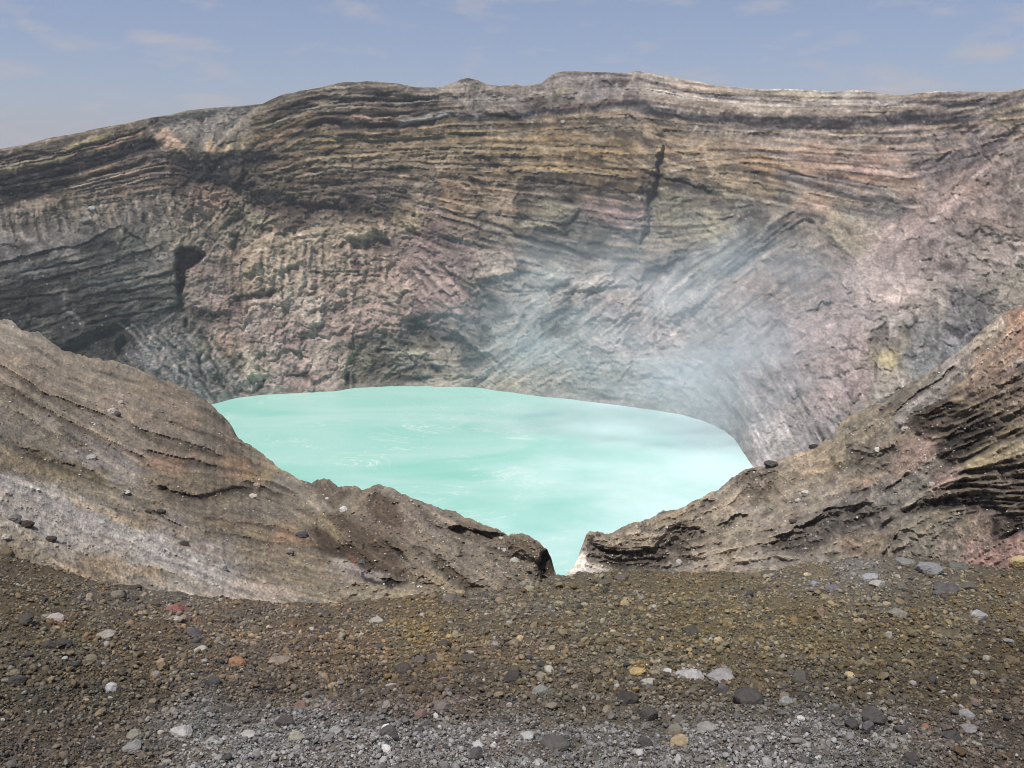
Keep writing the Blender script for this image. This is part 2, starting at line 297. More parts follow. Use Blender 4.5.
cq2 = perlin(qx / 7, qy / 6, 145); crack2 = np.exp(-(cq2 / .06) ** 2) * np.clip(.2 + 1.3 * fbm(X / 30, Y / 25, 3, 147), 0, 1)
iso_s0 = fbm(X / 3.6, Y / 3, 3, 161, .8)
bedc = np.clip(bed, 0, 1)
pm1 = np.clip(.6 + .8 * fbm(X / 38, Y / 16, 4, 101), .05, 1.5); pm2 = np.clip(.55 + .9 * fbm(X / 60, Y / 22, 4, 103), .05, 1.6)
# block jointing follows the local dip of the beds
ct, st_ = np.cos(wall.th), np.sin(wall.th)
fA, jA, tA = facets(qx / 24, qy / 17, 1); fB, jB, tB = facets(qx / 10.5, qy / 7.5, 2); fC, jC, tC = facets(qx / 5, qy / 3.6, 3)
patch = np.clip(.45 + 1.1 * fbm(X / 34, Y / 12, 4, 181), 0, 1.3)
Tb = .25 * m1 + .55 * m2 * pm1 + .6 * m0 * pm2 + .25 * fB - .6 * jB * patch + .2 * fC
Tf = .5 * rf + .3 * iso + .45 * iso_s0 + .45 * fA + .4 * fB + .3 * fC - 1.0 * crack - .7 * crack2 - .3 * jA * patch - .4 * jB * patch
con = .44 * bed * Tb + (1 - .65 * bedc) * .36 * Tf + .14 * fine
darkbed = np.clip(m0 * 0.7 + m2 * 0.5 - 1.0, 0, 1.5) * bed
wall_tex = np.exp(np.clip(con, -1.5, 0.7))[..., None]
wall.col *= (1 - 0.38 * np.clip(darkbed, 0, 1))[..., None]
hue = np.clip(m3 * 0.4 * bed + m2 * .4 * bed + iso2 * 0.4, -1.5, 1.5) * 0.05
wall.col *= np.stack([1 + hue, 1 + 0.1 * hue, 1 - 1.2 * hue], -1)
# --- large forms (relief in pixels of the chart)
L, S_, P_ = wall.line, wall.step, wall.poly
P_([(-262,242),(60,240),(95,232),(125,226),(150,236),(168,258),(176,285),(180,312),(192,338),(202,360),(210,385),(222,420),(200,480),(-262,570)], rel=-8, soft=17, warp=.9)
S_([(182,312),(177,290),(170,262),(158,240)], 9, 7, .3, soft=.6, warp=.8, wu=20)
P_([(174,250),(184,244),(196,247),(203,257),(196,266),(188,272),(182,288),(176,292),(172,272)], rel=20, soft=2.5, col=(44,46,46), a=.8, warp=1.5)  # cave, with its inner shade painted dark
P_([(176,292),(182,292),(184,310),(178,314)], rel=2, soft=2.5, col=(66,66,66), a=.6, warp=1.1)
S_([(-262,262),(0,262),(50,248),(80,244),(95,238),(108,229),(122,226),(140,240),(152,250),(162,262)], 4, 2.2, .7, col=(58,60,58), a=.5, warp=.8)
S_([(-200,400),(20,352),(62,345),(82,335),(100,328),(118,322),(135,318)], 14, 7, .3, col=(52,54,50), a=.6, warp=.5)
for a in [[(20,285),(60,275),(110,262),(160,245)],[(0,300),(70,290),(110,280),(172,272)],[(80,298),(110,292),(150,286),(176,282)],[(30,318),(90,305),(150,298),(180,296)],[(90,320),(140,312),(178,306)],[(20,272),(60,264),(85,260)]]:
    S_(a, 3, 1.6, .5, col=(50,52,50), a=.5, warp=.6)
L([(60,305),(82,322),(84,325)], 2, (124,122,118), .5); L([(55,285),(72,300)], 5, (118,116,112), .5, warp=1); L([(75,262),(88,274)], 6, (116,116,112), .5, warp=1); L([(30,318),(50,322)],4,(112,110,106),.5, warp=1); L([(25,270),(40,280)],4,(104,104,100),.4,warp=1)
for k in range(9):
    x = 118 + k * 11
    L([(x, 322 + k * 2), (x + 30, 352 + k * 3), (x + 62, 392 + k * 4)], 1.4, (158,154,154), .4, rel=-.5, warp=.7, brk=.5)
    L([(x + 5, 322 + k * 2), (x + 35, 352 + k * 3), (x + 67, 392 + k * 4)], 1.4, (86,84,82), .4, rel=.6, warp=.7, brk=.5)
P_([(116,342),(122,336),(128,342),(124,356),(118,356)], (60,60,60), .6, 2, rel=6, warp=.3)
# buttress in the middle with a deep corner on its right, shade painted in
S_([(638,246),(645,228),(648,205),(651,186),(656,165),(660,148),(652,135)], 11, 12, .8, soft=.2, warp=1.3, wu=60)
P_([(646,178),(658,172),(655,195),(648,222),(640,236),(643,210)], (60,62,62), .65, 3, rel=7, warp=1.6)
S_([(652,176),(668,178),(690,184),(715,192)], 6, 5, .3, col=(70,72,70), a=.7, warp=.9)  # shadow under the overhang, painted below the ledge
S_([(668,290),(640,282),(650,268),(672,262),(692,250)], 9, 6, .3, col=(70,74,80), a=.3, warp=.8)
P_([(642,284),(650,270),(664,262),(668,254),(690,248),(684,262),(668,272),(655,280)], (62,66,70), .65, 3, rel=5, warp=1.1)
S_([(560,292),(600,288),(630,284)], 6, 5, .3, col=(80,84,84), a=.4)
P_([(656,232),(668,228),(668,208),(674,232),(662,234)], (140,132,106), .5, 2, rel=-5)
# folded ridge on the right with its peak
S_([(690,300),(720,270),(760,232),(800,204),(810,206)], 26, 5, .3, soft=.6, warp=.8)
L([(806,206),(780,222),(740,252),(700,292),(670,320)], 9, rel=-10, warp=.5)
L([(806,206),(825,222),(842,242),(858,268)], 8, (96,94,92), .25, rel=-7, warp=.5)
S_([(862,280),(850,252),(832,228),(815,206)], 12, 5, .5, warp=.8)
for k in range(4):
    L([(716+4*k,282-2*k),(740+4*k,256+2*k),(776+4*k,226+4*k),(800+2*k,208+6*k)], 1.6, (72,74,76), .55, rel=2.5, warp=.35, brk=.5)
P_([(795,208),(806,206),(822,216),(826,224),(806,222),(794,218)], (84,84,88), .6, 4, rel=3)
P_([(760,264),(790,252),(808,258),(792,266),(766,272)], (94,90,92), .5, 4, rel=3)
L([(690,308),(735,278),(770,255),(800,238)], 3.5, (150,138,130), .35, rel=-3)
# right flank coming forward
P_([(1292,80),(1024,96),(1000,106),(975,132),(955,165),(925,205),(890,240),(860,275),(845,330),(840,420),(1292,520)], rel=-20, soft=16, warp=1.2)
P_([(1292,150),(1010,200),(990,215),(968,228),(962,262),(955,285),(960,330),(1292,420)], rel=-8, soft=9, warp=1.2, rough=1.2)
S_([(1024,130),(990,150),(984,160),(960,168)], 9, 8, .4, col=(92,82,84), a=.4, warp=1)
P_([(955,160),(975,140),(1000,140),(1000,158),(975,168),(962,172)], (100,92,96), .5, 5, rel=3, rough=1.8)
for a in [[(895,118),(905,110),(928,96)]]: pass
P_([(912,164),(935,160),(960,150),(975,156),(955,172),(932,182),(915,178)], (92,88,94), .6, 6, rel=4, rough=1.5)
P_([(945,300),(962,290),(990,296),(990,320),(975,345),(950,335)], (86,88,94), .55, 8, rel=6, rough=1.6)
P_([(925,310),(935,300),(938,322),(928,330)], (84,86,92), .5, 5, rel=5)
P_([(870,340),(880,328),(888,326),(890,342),(878,352)], (84,84,80), .6, 3, rel=6); L([(878,352),(876,372),(874,384)], 1.3, (70,68,66), .6, rel=4)
P_([(882,350),(892,348),(896,362),(888,368),(880,362)], (166,154,104), .5, 4)
P_([(905,365),(930,352),(960,345),(948,372),(920,385)], (100,106,112), .5, 8, rel=4)
L([(915,205),(890,230),(862,262)], 5, (164,146,140), .5, rel=-2); L([(1000,150),(996,160),(980,172),(960,192),(930,225)], 2.2, (168,150,142), .6, rel=-1.5)
# V-shaped notch in the left rim, and the lava flow beds
P_([(158,118),(262,104),(248,118),(232,132),(212,150),(204,148),(185,132),(172,120)], (124,120,114), .5, 3, rel=3, warp=.3)
for k in range(9):
    L([(168+k*7,116-k*1.2),(196+k*2.6,134),(209,148)], 1.0, (164,158,148) if k%2 else (92,88,82), .26, rel=(-.3 if k%2 else .4), warp=1.0, fade=False, brk=.6)
L([(244,117),(228,132),(213,149)], 1.5, (170,158,140), .5)
P_([(166,128),(176,138),(190,148),(183,152),(170,150),(160,142),(152,138)], (196,158,130), .7, 2.5, rel=-2, warp=.5)
P_([(172,142),(182,146),(190,149),(180,153),(170,151)], (196,172,124), .6, 2, warp=.4)
P_([(205,146),(210,138),(216,150),(213,154),(207,153)], (178,150,96), .7, 2, warp=.4); P_([(219,152),(230,144),(234,150),(224,154)], (186,164,124), .8, 2, rel=-2, warp=.4); P_([(240,140),(248,148),(250,152),(243,153)], (178,158,108), .8, 1.5, warp=.4)
L([(260,150),(280,138),(298,128),(310,116)], 3.4, (158,126,98), .7, brk=.3); L([(250,150),(270,142),(290,130)], 2, (150,118,92), .4)
L([(250,142),(270,135),(290,125),(312,112)], 1.6, (110,84,48), .7)
BEDS = [
    ([(-260,196),(0,180),(25,176),(50,172),(75,166),(105,158),(130,150),(152,144),(162,136)], 8, (38,40,46), .92, 4),
    ([(-260,205),(0,192),(30,192),(60,184),(74,178)], 8, (44,42,38), .9, 6),
    ([(0,198),(20,196),(50,194)], 5, (46,42,38), .8, 4),
    ([(-200,195),(0,205),(20,203)], 4, (60,54,46), .7, 3),
    ([(170,158),(190,164),(215,165),(245,160),(262,158),(277,152)], 9, (48,48,54), .9, 3),
    ([(178,172),(205,178),(240,182),(258,172)], 9, (64,60,62), .85, 4),
    ([(160,184),(178,190),(190,180)], 6, (78,72,74), .7, 3),
    ([(262,160),(272,156),(279,150)], 6, (44,50,54), .7, 8),
    ([(303,129),(310,125),(320,122),(345,124),(380,127),(410,125),(425,123),(440,118),(456,116)], 2.6, (48,46,52), .9, 4),
    ([(456,117),(480,118),(500,118),(512,114),(545,112),(575,109),(600,106),(615,103),(638,102)], 3.4, (58,60,68), .9, 3),
    ([(610,103),(640,104),(648,110)], 4, (64,64,72), .7, -2),
    ([(640,108),(660,113),(690,117),(720,118),(760,121),(800,123),(830,124),(880,121),(920,118),(968,118)], 6, (58,60,70), .85, 2),
    ([(640,118),(670,122),(700,126),(790,132)], 1.5, (94,94,98), .5, 1),
    ([(633,76),(650,82),(680,90),(720,99),(800,104),(860,108),(900,104),(930,102)], 1.5, (100,96,102), .7, 1),
    ([(830,96),(870,100),(900,100),(940,96),(1010,96)], 1.8, (112,106,108), .6, 1),
    ([(918,106),(935,103),(960,104),(990,104),(1010,100),(1030,95)], 2.4, (72,70,78), .85, 2),
    ([(560,73),(600,74),(630,75)], 1.1, (84,78,76), .6, 1),
    ([(740,134),(800,137),(860,140),(895,142),(960,139)], 1.6, (98,94,94), .7, 1.5),
    ([(885,142),(915,141),(950,142)], 3, (94,92,90), .5, 1),
    ([(720,150),(780,153),(850,155),(880,158),(900,157),(940,154)], 1.2, (98,90,90), .7, 1.5),
    ([(800,160),(850,165),(900,167)], 1.2, (108,100,102), .5, 1),
    ([(725,165),(745,172),(765,176)], 2.4, (84,86,84), .7, 2),
    ([(770,174),(800,180),(830,190),(870,198),(912,204)], 3.4, (86,88,94), .7, 2.5),
    ([(780,180),(800,176),(850,182),(890,190)], 2.6, (96,98,104), .5, 1.5),
    ([(860,208),(880,212),(905,214)], 6, (100,102,106), .4, 1),
    ([(700,178),(720,186),(745,196)], 2, (88,88,80), .5, 1.5),
    ([(738,202),(750,206),(745,215)], 5, (84,90,88), .6, 2),
    ([(520,183),(550,182),(580,187),(620,195),(636,200)], 3.4, (68,64,62), .75, 3),
    ([(515,190),(545,190),(560,196),(578,204)], 2, (66,62,60), .7, 3),
    ([(600,186),(615,192),(632,200)], 4, (84,80,66), .6, 2),
    ([(468,156),(485,160),(500,165)], 3.2, (62,64,54), .75, 4),
    ([(505,172),(512,176),(508,186)], 4, (74,72,60), .7, 4),
    ([(470,178),(482,184),(488,186)], 2.2, (58,58,62), .7, 3),
    ([(388,170),(412,172)], 2.4, (58,56,56), .75, 5),
    ([(560,130),(590,132),(622,136)], 3, (84,78,70), .6, 2),
    ([(620,134),(636,140),(650,148),(656,160)], 5, (84,78,72), .5, 2),
    ([(570,118),(600,112),(625,112),(645,120),(662,128)], 2, (136,120,92), .7, -2),
    ([(345,200),(375,205),(395,210)], 5, (76,66,66), .5, 3),
    ([(280,204),(320,208),(350,214)], 5, (84,74,68), .5, 2),
    ([(440,218),(470,225),(505,238)], 1.4, (66,62,62), .7, 3),
    ([(450,212),(480,220),(512,232)], 1.2, (76,70,68), .6, 2),
    ([(512,226),(520,216),(530,212)], 5, (72,80,72), .6, 4),
    ([(512,235),(560,248),(600,262)], 1.5, (70,72,68), .6, 3),
    ([(505,268),(520,272),(545,276),(560,270)], 1.5, (80,80,78), .4, 3),
    ([(510,280),(522,272),(530,262)], 5, (84,88,88), .6, 6),
    ([(545,240),(570,250),(600,258),(640,262)], 1.2, (68,70,68), .6, 2.5),
    ([(550,222),(565,228),(572,222),(580,214)], 2, (56,58,52), .7, 4),
    ([(596,220),(612,230),(630,236),(640,228)], 3, (78,84,72), .6, 3),
    ([(545,295),(560,288),(572,284)], 2.6, (74,86,88), .6, 3),
    ([(405,318),(415,320),(430,315),(460,318),(482,320)], 2.5, (72,74,72), .7, 4),
    ([(460,296),(475,306),(480,312)], 6, (88,88,86), .5, 4),
    ([(398,250),(412,252)], 5, (92,92,86), .6, 3),
    ([(440,262),(450,275),(478,288)], 1.6, (76,64,66), .5, 3),
    ([(410,255),(430,270),(448,275)], 1.6, (84,68,70), .5, 2),
    ([(478,280),(484,290),(490,300)], 2, (70,66,64), .6, 4),
    ([(455,340),(470,350),(480,358),(472,362),(460,360)], 4.5, (72,78,74), .7, 5),
    ([(395,346),(420,342),(440,340)], 2, (92,92,84), .5, 2),
    ([(430,367),(437,368),(440,376)], 2.6, (62,58,54), .8, 6),
    ([(395,378),(412,380),(428,378)], 2.8, (74,74,64), .6, 3),
    ([(348,372),(350,380),(348,388)], 3, (46,50,50), .85, 8),
    ([(356,378),(357,386)], 2, (50,48,46), .8, 6),
    ([(370,350),(374,362),(370,376)], 3, (62,58,54), .6, 4),
    ([(376,352),(390,350),(396,348)], 2, (58,58,54), .6, 4),
    ([(305,320),(312,314),(322,310)], 2.4, (90,82,74), .7, 4),
    ([(290,370),(300,374),(318,376)], 5, (86,78,74), .65, 4),
    ([(295,345),(310,340)], 5, (104,88,84), .5, 2),
    ([(233,300),(250,296),(262,296),(275,292)], 3.6, (84,80,76), .75, 6),
    ([(190,312),(215,318),(238,318)], 6, (84,80,72), .7, 5),
    ([(238,305),(232,318),(240,315),(247,305)], 4, (150,122,114), .5, -2),
    ([(186,318),(186,330)], 1.6, (62,60,58), .7, 5),
    ([(190,330),(198,345),(206,352)], 3.4, (138,132,110), .6, -4),
    ([(198,330),(206,340),(212,352)], 1.4, (84,80,68), .6, 3),
    ([(200,352),(203,370),(208,385)], 2, (84,82,78), .6, 5),
    ([(212,372),(216,382),(228,386)], 5, (86,84,76), .6, 4),
    ([(238,392),(252,393),(258,390),(266,378)], 1.7, (60,56,54), .75, 5),
    ([(238,354),(245,362),(240,372)], 3, (104,100,90), .5, 3),
    ([(307,272),(330,272),(345,272),(360,271)], 1.0, (92,98,80), .6, 2),
    ([(322,276),(332,282)], 6, (116,106,88), .6, 2),
    ([(340,248),(345,240),(355,238)], 1.5, (76,76,66), .6, 3),
    ([(240,265),(262,240),(262,236)], 2, (110,88,66), .3, 1),
    ([(515,330),(525,318),(545,312)], 2, (74,84,84), .3, 3),
    ([(484,352),(500,366),(506,372)], 1.6, (84,84,80), .6, 4),
    ([(640,318),(634,330),(628,345),(640,352),(650,350)], 6, (108,102,106), .45, 5),
    ([(655,318),(656,335),(652,350)], 1.6, (84,80,82), .5, 4),
    ([(500,364),(488,386),(498,390)], 3, (160,154,140), .5, -3),
    ([(340,128),(380,131),(400,133),(420,128)], 1.6, (70,60,56), .6, 2),
    ([(300,135),(340,140),(390,142)], 2, (86,78,62), .55, 2),
    ([(300,100),(330,98),(380,100),(430,100)], 1.4, (70,62,54), .65, 2),
    ([(305,106),(350,105),(400,107),(440,106)], 1.2, (78,68,62), .6, 2),
    ([(310,114),(345,114),(380,116),(420,112)], 1.4, (92,70,64), .6, 1.5),
    ([(345,117),(375,119),(390,118)], 1.6, (156,122,108), .5, -1),
    ([(268,112),(300,104),(310,103)], 1.4, (76,68,54), .6, 2),
    ([(250,126),(280,118),(300,112)], 1.4, (84,72,52), .6, 2),
    ([(255,134),(275,128),(296,120)], 1.6, (98,74,40), .6, 2),
    ([(390,94),(410,95),(440,94),(466,90)], 2, (148,138,118), .6, -1.5),
    ([(340,95),(375,96)], 1.6, (140,132,112), .5, -1),
    ([(455,108),(466,100),(470,82)], 1.6, (146,136,118), .6, -1.5),
    ([(398,124),(415,121),(432,117),(458,113)], 2.6, (134,134,134), .8, -3),
    ([(560,108),(600,103),(625,99)], 1.2, (146,112,100), .5, 0),
    ([(556,90),(572,91)], 3, (154,146,118), .6, -1),
    ([(620,97),(628,86),(636,73)], 1.6, (156,146,136), .7, -2),
    ([(580,98),(590,84),(594,74)], 1.2, (146,136,124), .4, -1),
    ([(0,170),(30,164),(60,158),(75,154)], 2.4, (136,124,88), .7, -1.5),
    ([(62,150),(90,142),(112,134),(110,132)], 2.4, (156,144,98), .8, -1.5),
    ([(0,160),(25,152),(60,155),(80,150)], 1.4, (74,64,54), .6, 2),
    ([(80,148),(110,142),(148,128)], 1.6, (66,58,56), .65, 2),
    ([(85,150),(120,142),(145,132)], 2.2, (146,112,88), .6, -1),
    ([(90,176),(115,172),(160,162)], 1.3, (72,64,58), .6, 2),
    ([(95,184),(130,178),(165,168)], 1.3, (76,64,60), .6, 2),
    ([(72,180),(90,172),(120,168)], 3, (132,112,84), .6, -1),
    ([(110,190),(145,188),(170,178)], 3.6, (128,112,88), .5, -1),
    ([(150,124),(156,122),(158,119)], 1.6, (44,42,42), .8, 0),
    ]
P_([(190,250),(240,235),(330,235),(380,225),(440,250),(480,300),(460,330),(390,335),(345,345),(340,385),(250,385),(215,350),(195,310)], (158,132,128), .32, 16, warp=2)
P_([(600,290),(700,290),(800,300),(860,260),(960,200),(960,290),(870,350),(840,430),(760,440),(740,400),(640,380)], (150,134,136), .28, 20, warp=2)
H0 = smooth_curve([(-260,172),(0,149),(100,128),(170,112),(262,104),(300,92),(350,82),(440,86),(530,84),(600,74),(633,71),(700,82),(760,89),(860,90),(1024,90),(1290,40)], 14)
H1 = smooth_curve([(-260,206),(0,188),(75,174),(165,144),(205,158),(275,152),(308,127),(380,128),(456,117),(520,116),(600,106),(640,105),(690,117),(780,121),(880,121),(968,119),(1024,112),(1290,90)], 14)
H2 = smooth_curve([(-260,262),(0,216),(165,192),(240,200),(300,200),(400,186),(460,196),(520,200),(600,206),(640,216),(700,190),(760,184),(850,196),(915,208),(1000,170),(1290,150)], 20)
wob = 1.1 * fbm(X / 30, Y / 8, 4, 201) + .5 * fbm(X / 7, Y / 4, 3, 202) + .25 * wall.wy
Yw = Y + wob
bc1 = np.clip((Yw - H0(X)) / (H1(X) - H0(X)), -1, 1); bc2 = np.clip((Yw - H1(X)) / (H2(X) - H1(X)), 0, 2.2)
bco = bc1 * 10 + bc2 * 17 + .35 * fbm(X / 160, Y * 0, 3, 203)
rb = np.random.RandomState(31); th_ = np.exp(rb.randn(90) * .55); edges = np.cumsum(th_ / th_.mean() * .78) - 8
lid = np.searchsorted(edges, bco); tn = rb.choice([-.6, -.35, -.1, .05, .2, .34], 92, p=[.14, .18, .22, .2, .16, .1]); hu = rb.randn(92) * .05; rl_ = rb.randn(92)
bw = np.clip(bed, 0, 1) * np.clip(1.6 - bc2, 0, 1) * (Y > H0(X) - 3) * np.clip(.75 + .8 * fbm(X / 55, Y / 14, 3, 204), .15, 1.15)
bw = bw * (1 - np.clip(1 - np.abs(X - 225) / 42, 0, 1) * (Y < 205))
wall.col *= np.exp(1.25 * bw * tn[lid])[..., None] * np.stack([1 + bw * hu[lid], 1 + 0 * bw, 1 - 1.5 * bw * hu[lid]], -1)
wall.rel += 1.5 * bw * (rl_[lid] - tn[lid] * 1.2)
for (a, w, c, al, r) in BEDS:
    L(a, w, [q * (.66 if sum(c) < 215 else .84) for q in c] if sum(c) < 330 else c, min(1, al * 1.15), r * .7, warp=.7 if w > 1.7 else .4, rough=(1.7 if c[0] < 80 and w > 4 else None), brk=.3)
# blocks in the lava beds
blk = ridged(X / 7, Y / 8, 4, 77, .6)
dk = np.clip((0.09 - wall.col.mean(-1)) / 0.05, 0, 1) * (Y < 200)
wall.col *= (1 + dk * np.clip(blk * 1.6 + .25, -.4, 1.2))[..., None]
for pts, c, al, so_, rl in [  # rock patches; lit blocks and the shadow under the overhang are painted in
    ([(478,254),(500,250),(518,258),(520,268),(508,278),(492,282),(478,272)], (150,140,130), .6, 3, -7),
    ([(340,218),(360,213),(385,220),(386,231),(360,236),(342,246)], (158,144,116), .6, 3, -6),
    ([(345,246),(365,238),(388,238),(392,248),(370,250)], (92,76,72), .6, 3, 4),
    ([(400,206),(425,212),(422,232),(408,230)], (142,128,98), .6, 3, -4),
    ([(522,206),(550,202),(576,200),(582,210),(562,226),(545,229),(524,217)], (128,126,108), .35, 4, -4),
    ([(532,219),(556,230),(582,236),(565,243),(536,236)], (80,82,78), .6, 3, 4),
    ([(604,206),(640,208),(646,222),(612,221)], (128,108,104), .5, 3, -3),
    ([(528,263),(556,266),(572,280),(548,291),(518,286)], (142,140,128), .5, 4, -6),
    ([(592,266),(612,258),(606,282),(572,302),(566,292)], (146,140,136), .5, 4, -5),
    ([(612,291),(636,284),(640,310),(600,326),(590,318)], (152,142,138), .5, 4, -6),
    ([(655,292),(690,268),(694,300),(668,330),(650,322)], (152,146,142), .5, 4, -6),
    ([(583,352),(600,330),(622,327),(626,345),(602,351),(588,359)], (162,150,144), .6, 2.5, -4),
    ([(633,350),(650,349),(665,358),(684,357),(684,372),(652,381),(636,371)], (166,160,156), .6, 2.5, -4),
    ([(612,362),(625,349),(632,370),(620,379),(611,373)], (162,156,150), .5, 2, -3),
    ([(702,226),(735,223),(738,234),(706,237)], (140,136,112), .35, 4, -3),
    ([(540,322),(570,306),(606,300),(590,318),(560,334),(546,336)], (92,100,104), .5, 4, 5),
    ([(470,288),(488,298),(494,312),(482,328),(472,312)], (84,84,84), .6, 4, 5),
    ([(372,336),(400,322),(440,318),(480,322),(500,340),(480,352),(440,342),(400,344),(378,348)], (84,86,80), .55, 5, 6),
    ([(440,334),(470,346),(486,360),(470,366),(452,352)], (74,80,74), .6, 4, 5),
    ([(352,342),(368,336),(394,350),(390,366),(372,384),(358,388),(352,366)], (80,78,72), .5, 5, 4),
    ([(240,352),(258,348),(258,372),(246,380)], (176,166,144), .6, 3, -4),
    ([(300,300),(322,296),(325,322),(306,330)], (166,156,140), .5, 5, -5),
    ([(250,245),(288,236),(300,262),(270,282),(252,272)], (164,148,122), .5, 6, -5),
    ([(390,284),(404,276),(420,300),(412,318),(396,312)], (156,142,126), .5, 5, -6),
    ([(250,190),(300,196),(350,204),(396,214),(380,226),(330,222),(270,212),(246,204)], (78,68,62), .5, 5, 5),
    ([(430,236),(470,244),(500,256),(470,262),(436,250)], (98,88,86), .4, 5, 3),
    ([(660,180),(700,184),(722,192),(700,196),(664,192)], (76,76,70), .6, 3, 4),
    ([(730,196),(752,200),(760,212),(744,218),(730,208)], (80,84,80), .5, 4, 4),
    ([(860,206),(895,204),(916,214),(890,222),(862,220)], (96,98,104), .4, 5, 3),
    ([(870,286),(900,276),(925,290),(905,312),(872,308)], (172,156,150), .5, 8, -6),
    ([(820,330),(850,320),(870,340),(850,375),(825,370)], (162,146,146), .4, 8, -5),
    ([(730,330),(770,322),(790,345),(760,372),(735,362)], (112,110,112), .4, 8, 5),
    ([(742,395),(775,400),(785,440),(760,460),(745,435)], (160,158,160), .4, 8, -4),
    ([(975,190),(1024,186),(1040,230),(1000,240),(972,222)], (106,98,94), .4, 8, -6)]:
    P_(pts, c, al, so_, rel=rl, warp=1.6)
for k in range(4, 30):
    x = 232 + k * 5.2; y = 238 + 10 * math.sin(k * .9) + (k > 20) * 6
    L([(x, y), (x + 2 - k % 4, y + 22), (x - 1, y + 48 + (k * 13) % 30)], 1.5 + .5 * (k % 2), (172,158,134) if k % 2 else (112,100,88), .38, (-1.2 if k % 2 else 1.6), warp=.8, brk=.6)
for k in range(40):
    x = -20 + k * 5.4; y = 200 + 6 * math.sin(k * 1.3) + (8 if x < 60 else 0)
    L([(x, y), (x + 3, y + 14), (x + 8, y + 30)], 1.5, (150,140,124) if k % 2 else (94,88,82), .42, (-1.2 if k % 2 else 1.4), warp=.7, brk=.5)
_dens = np.clip(.25 + .75 * fbm(X / 40, Y / 22, 3, 190) + .3, .1, 1) * np.clip(wall.idw([(a_, b_, c_) for a_, b_, c_ in [(60,215,.15),(140,215,.15),(180,370,.3),(200,125,.1),(60,170,.9),(110,290,1),(300,130,1),(500,130,1),(560,90,.3),(700,100,.6),(850,150,.9),(560,230,1),(430,220,1),(300,300,.8),(400,350,1),(550,340,1),(740,250,1),(900,280,.7),(980,200,1),(760,380,.6),(240,200,1)]], soft=14, warp=1)[..., 0], 0, 1)
wall.broken_beds(2600, 5, -120, 1140, skyline, shore, _dens, 5, 46, 2.4, 1.3, .62, .14)
wall.broken_beds(500, 6, -120, 1140, skyline, shore, _dens, 12, 60, 4.5, 2.6, .42, .3)
# pale talus cones along the bench
for k in range(34):
    x = 306 + k * 7.4 + (k * 37 % 5); y = 158 + 3 * math.sin(k * 1.7) + (4 if k < 10 else -2)
    if 400 < x < 460: y += -2
    L([(x, y - 4), (x - 2 - k % 3, y + 3)], 1.8 + (k % 3) * .5, (150,136,110), .45, -1.2, warp=.5)
for k in range(26):
    x = 680 + k * 10; L([(x + 6, 128), (x - 4, 142)], 1.1, (150,140,130), .3, -.8, warp=.4); L([(x + 5, 104), (x - 3, 114)], 1.2, (164,156,142), .3, -.6, warp=.4)
for x, y0, y1 in [(696,124,140),(728,128,142),(705,126,140),(490,122,146),(476,122,130),(733,130,140)]:
    L([(x, y0), (x - 4 if x > 600 else x + 3, y1)], 1.5, (158,148,132), .45, -1, warp=.4)
for x, y, w in [(430,168,3),(438,164,3),(415,180,4),(495,205,4),(500,196,3),(420,190,3),(492,212,4),(406,214,6),(470,198,5),(50,196,4),(60,204,3),(45,205,3),(10,222,2),(35,210,3),(78,208,3),(100,205,3),(112,205,3)]:
    L([(x, y), (x + 2, y + 12)], w, (146,132,112), .45, -2, warp=.8)
# broken relief everywhere
gully = wall.idw([(x, y, v) for x, y, v in [(60,215,1),(140,215,1),(250,270,.8),(300,300,.8),(300,250,.7),(190,370,1),(400,120,.05),(700,120,.1),(600,140,.15),(900,120,.1),(60,170,.1),(560,240,.1),(100,290,.15),(450,340,.2),(650,330,.7),(850,300,.5),(950,250,.5),(760,400,.8),(600,370,.5)]], soft=20, warp=1)[..., 0]
gl = ridged(X / 13 + wall.wx * .12, Y / 46 + wall.wy * .02, 5, 55, .6)
iso_s = fbm(X / 5.5, Y / 5, 4, 61, .7)
sharp = lambda q: np.clip(q - .7, 0, 2) ** .8
free = 1.25 - .85 * np.clip(bed, 0, 1)
big = ridged(qx / 52, qy / 60, 4, 131, .45); flu = ridged(X / 9 + wall.wx * .3, Y / 36 + wall.wy * .15, 4, 151, .5)
scr = .8 * (1 - .35 * np.clip((440 - X) / 120, 0, 1) * np.clip((Y - 190) / 40, 0, 1)) * wall.idw([(x, y, v) for x, y, v in [(60,215,.25),(140,215,.25),(30,240,.25),(180,370,.3),(150,350,.3),(205,385,.4),(210,125,.2),(185,125,.2),(240,110,.3),(260,200,1),(215,210,1),(110,300,.5),(30,300,.5),(250,300,1),(330,300,1),(300,370,1.1),(370,370,1.2),(500,200,.8),(400,120,.7),(600,100,.5),(480,95,.4),(800,110,.6),(650,300,.9),(760,400,.8),(840,300,.7),(960,320,.6),(1000,180,.6),(980,250,.6),(900,280,.5),(620,250,.6),(740,240,.8)]], soft=14, warp=1)[..., 0]
relw = (wall.rel - .62 * bed * (.35 + .65 * scr) * (.5 * m1 + .9 * m2 * pm1 + .8 * m0 * pm2 + 2.0 * tB + 1.0 * tC - .6 * jB * patch + .8 * sharp(-m2) * pm1 + .9 * sharp(-m0) * pm2 + 1.3 * m3)
        - free * scr * (7 * big + .9 * rf + .6 * iso - 1.2 * -crack - .4 * jA + 7 * tA + 3.4 * tB + 1.4 * tC - .6 * jB + 1.0 * flu) - .2 * fine
        - np.clip(wall.rough - 1, 0, 1.4) * 1.5 * ridged(X / 8, Y / 9, 4, 90, .6) - gully * 2.5 * gl - 2.0 * fbm(X / 60, Y / 50, 3, 8))
edge = np.clip((Y - skyline(X)) / 9, 0, 1); relw = relw * (0.25 + .75 * edge)
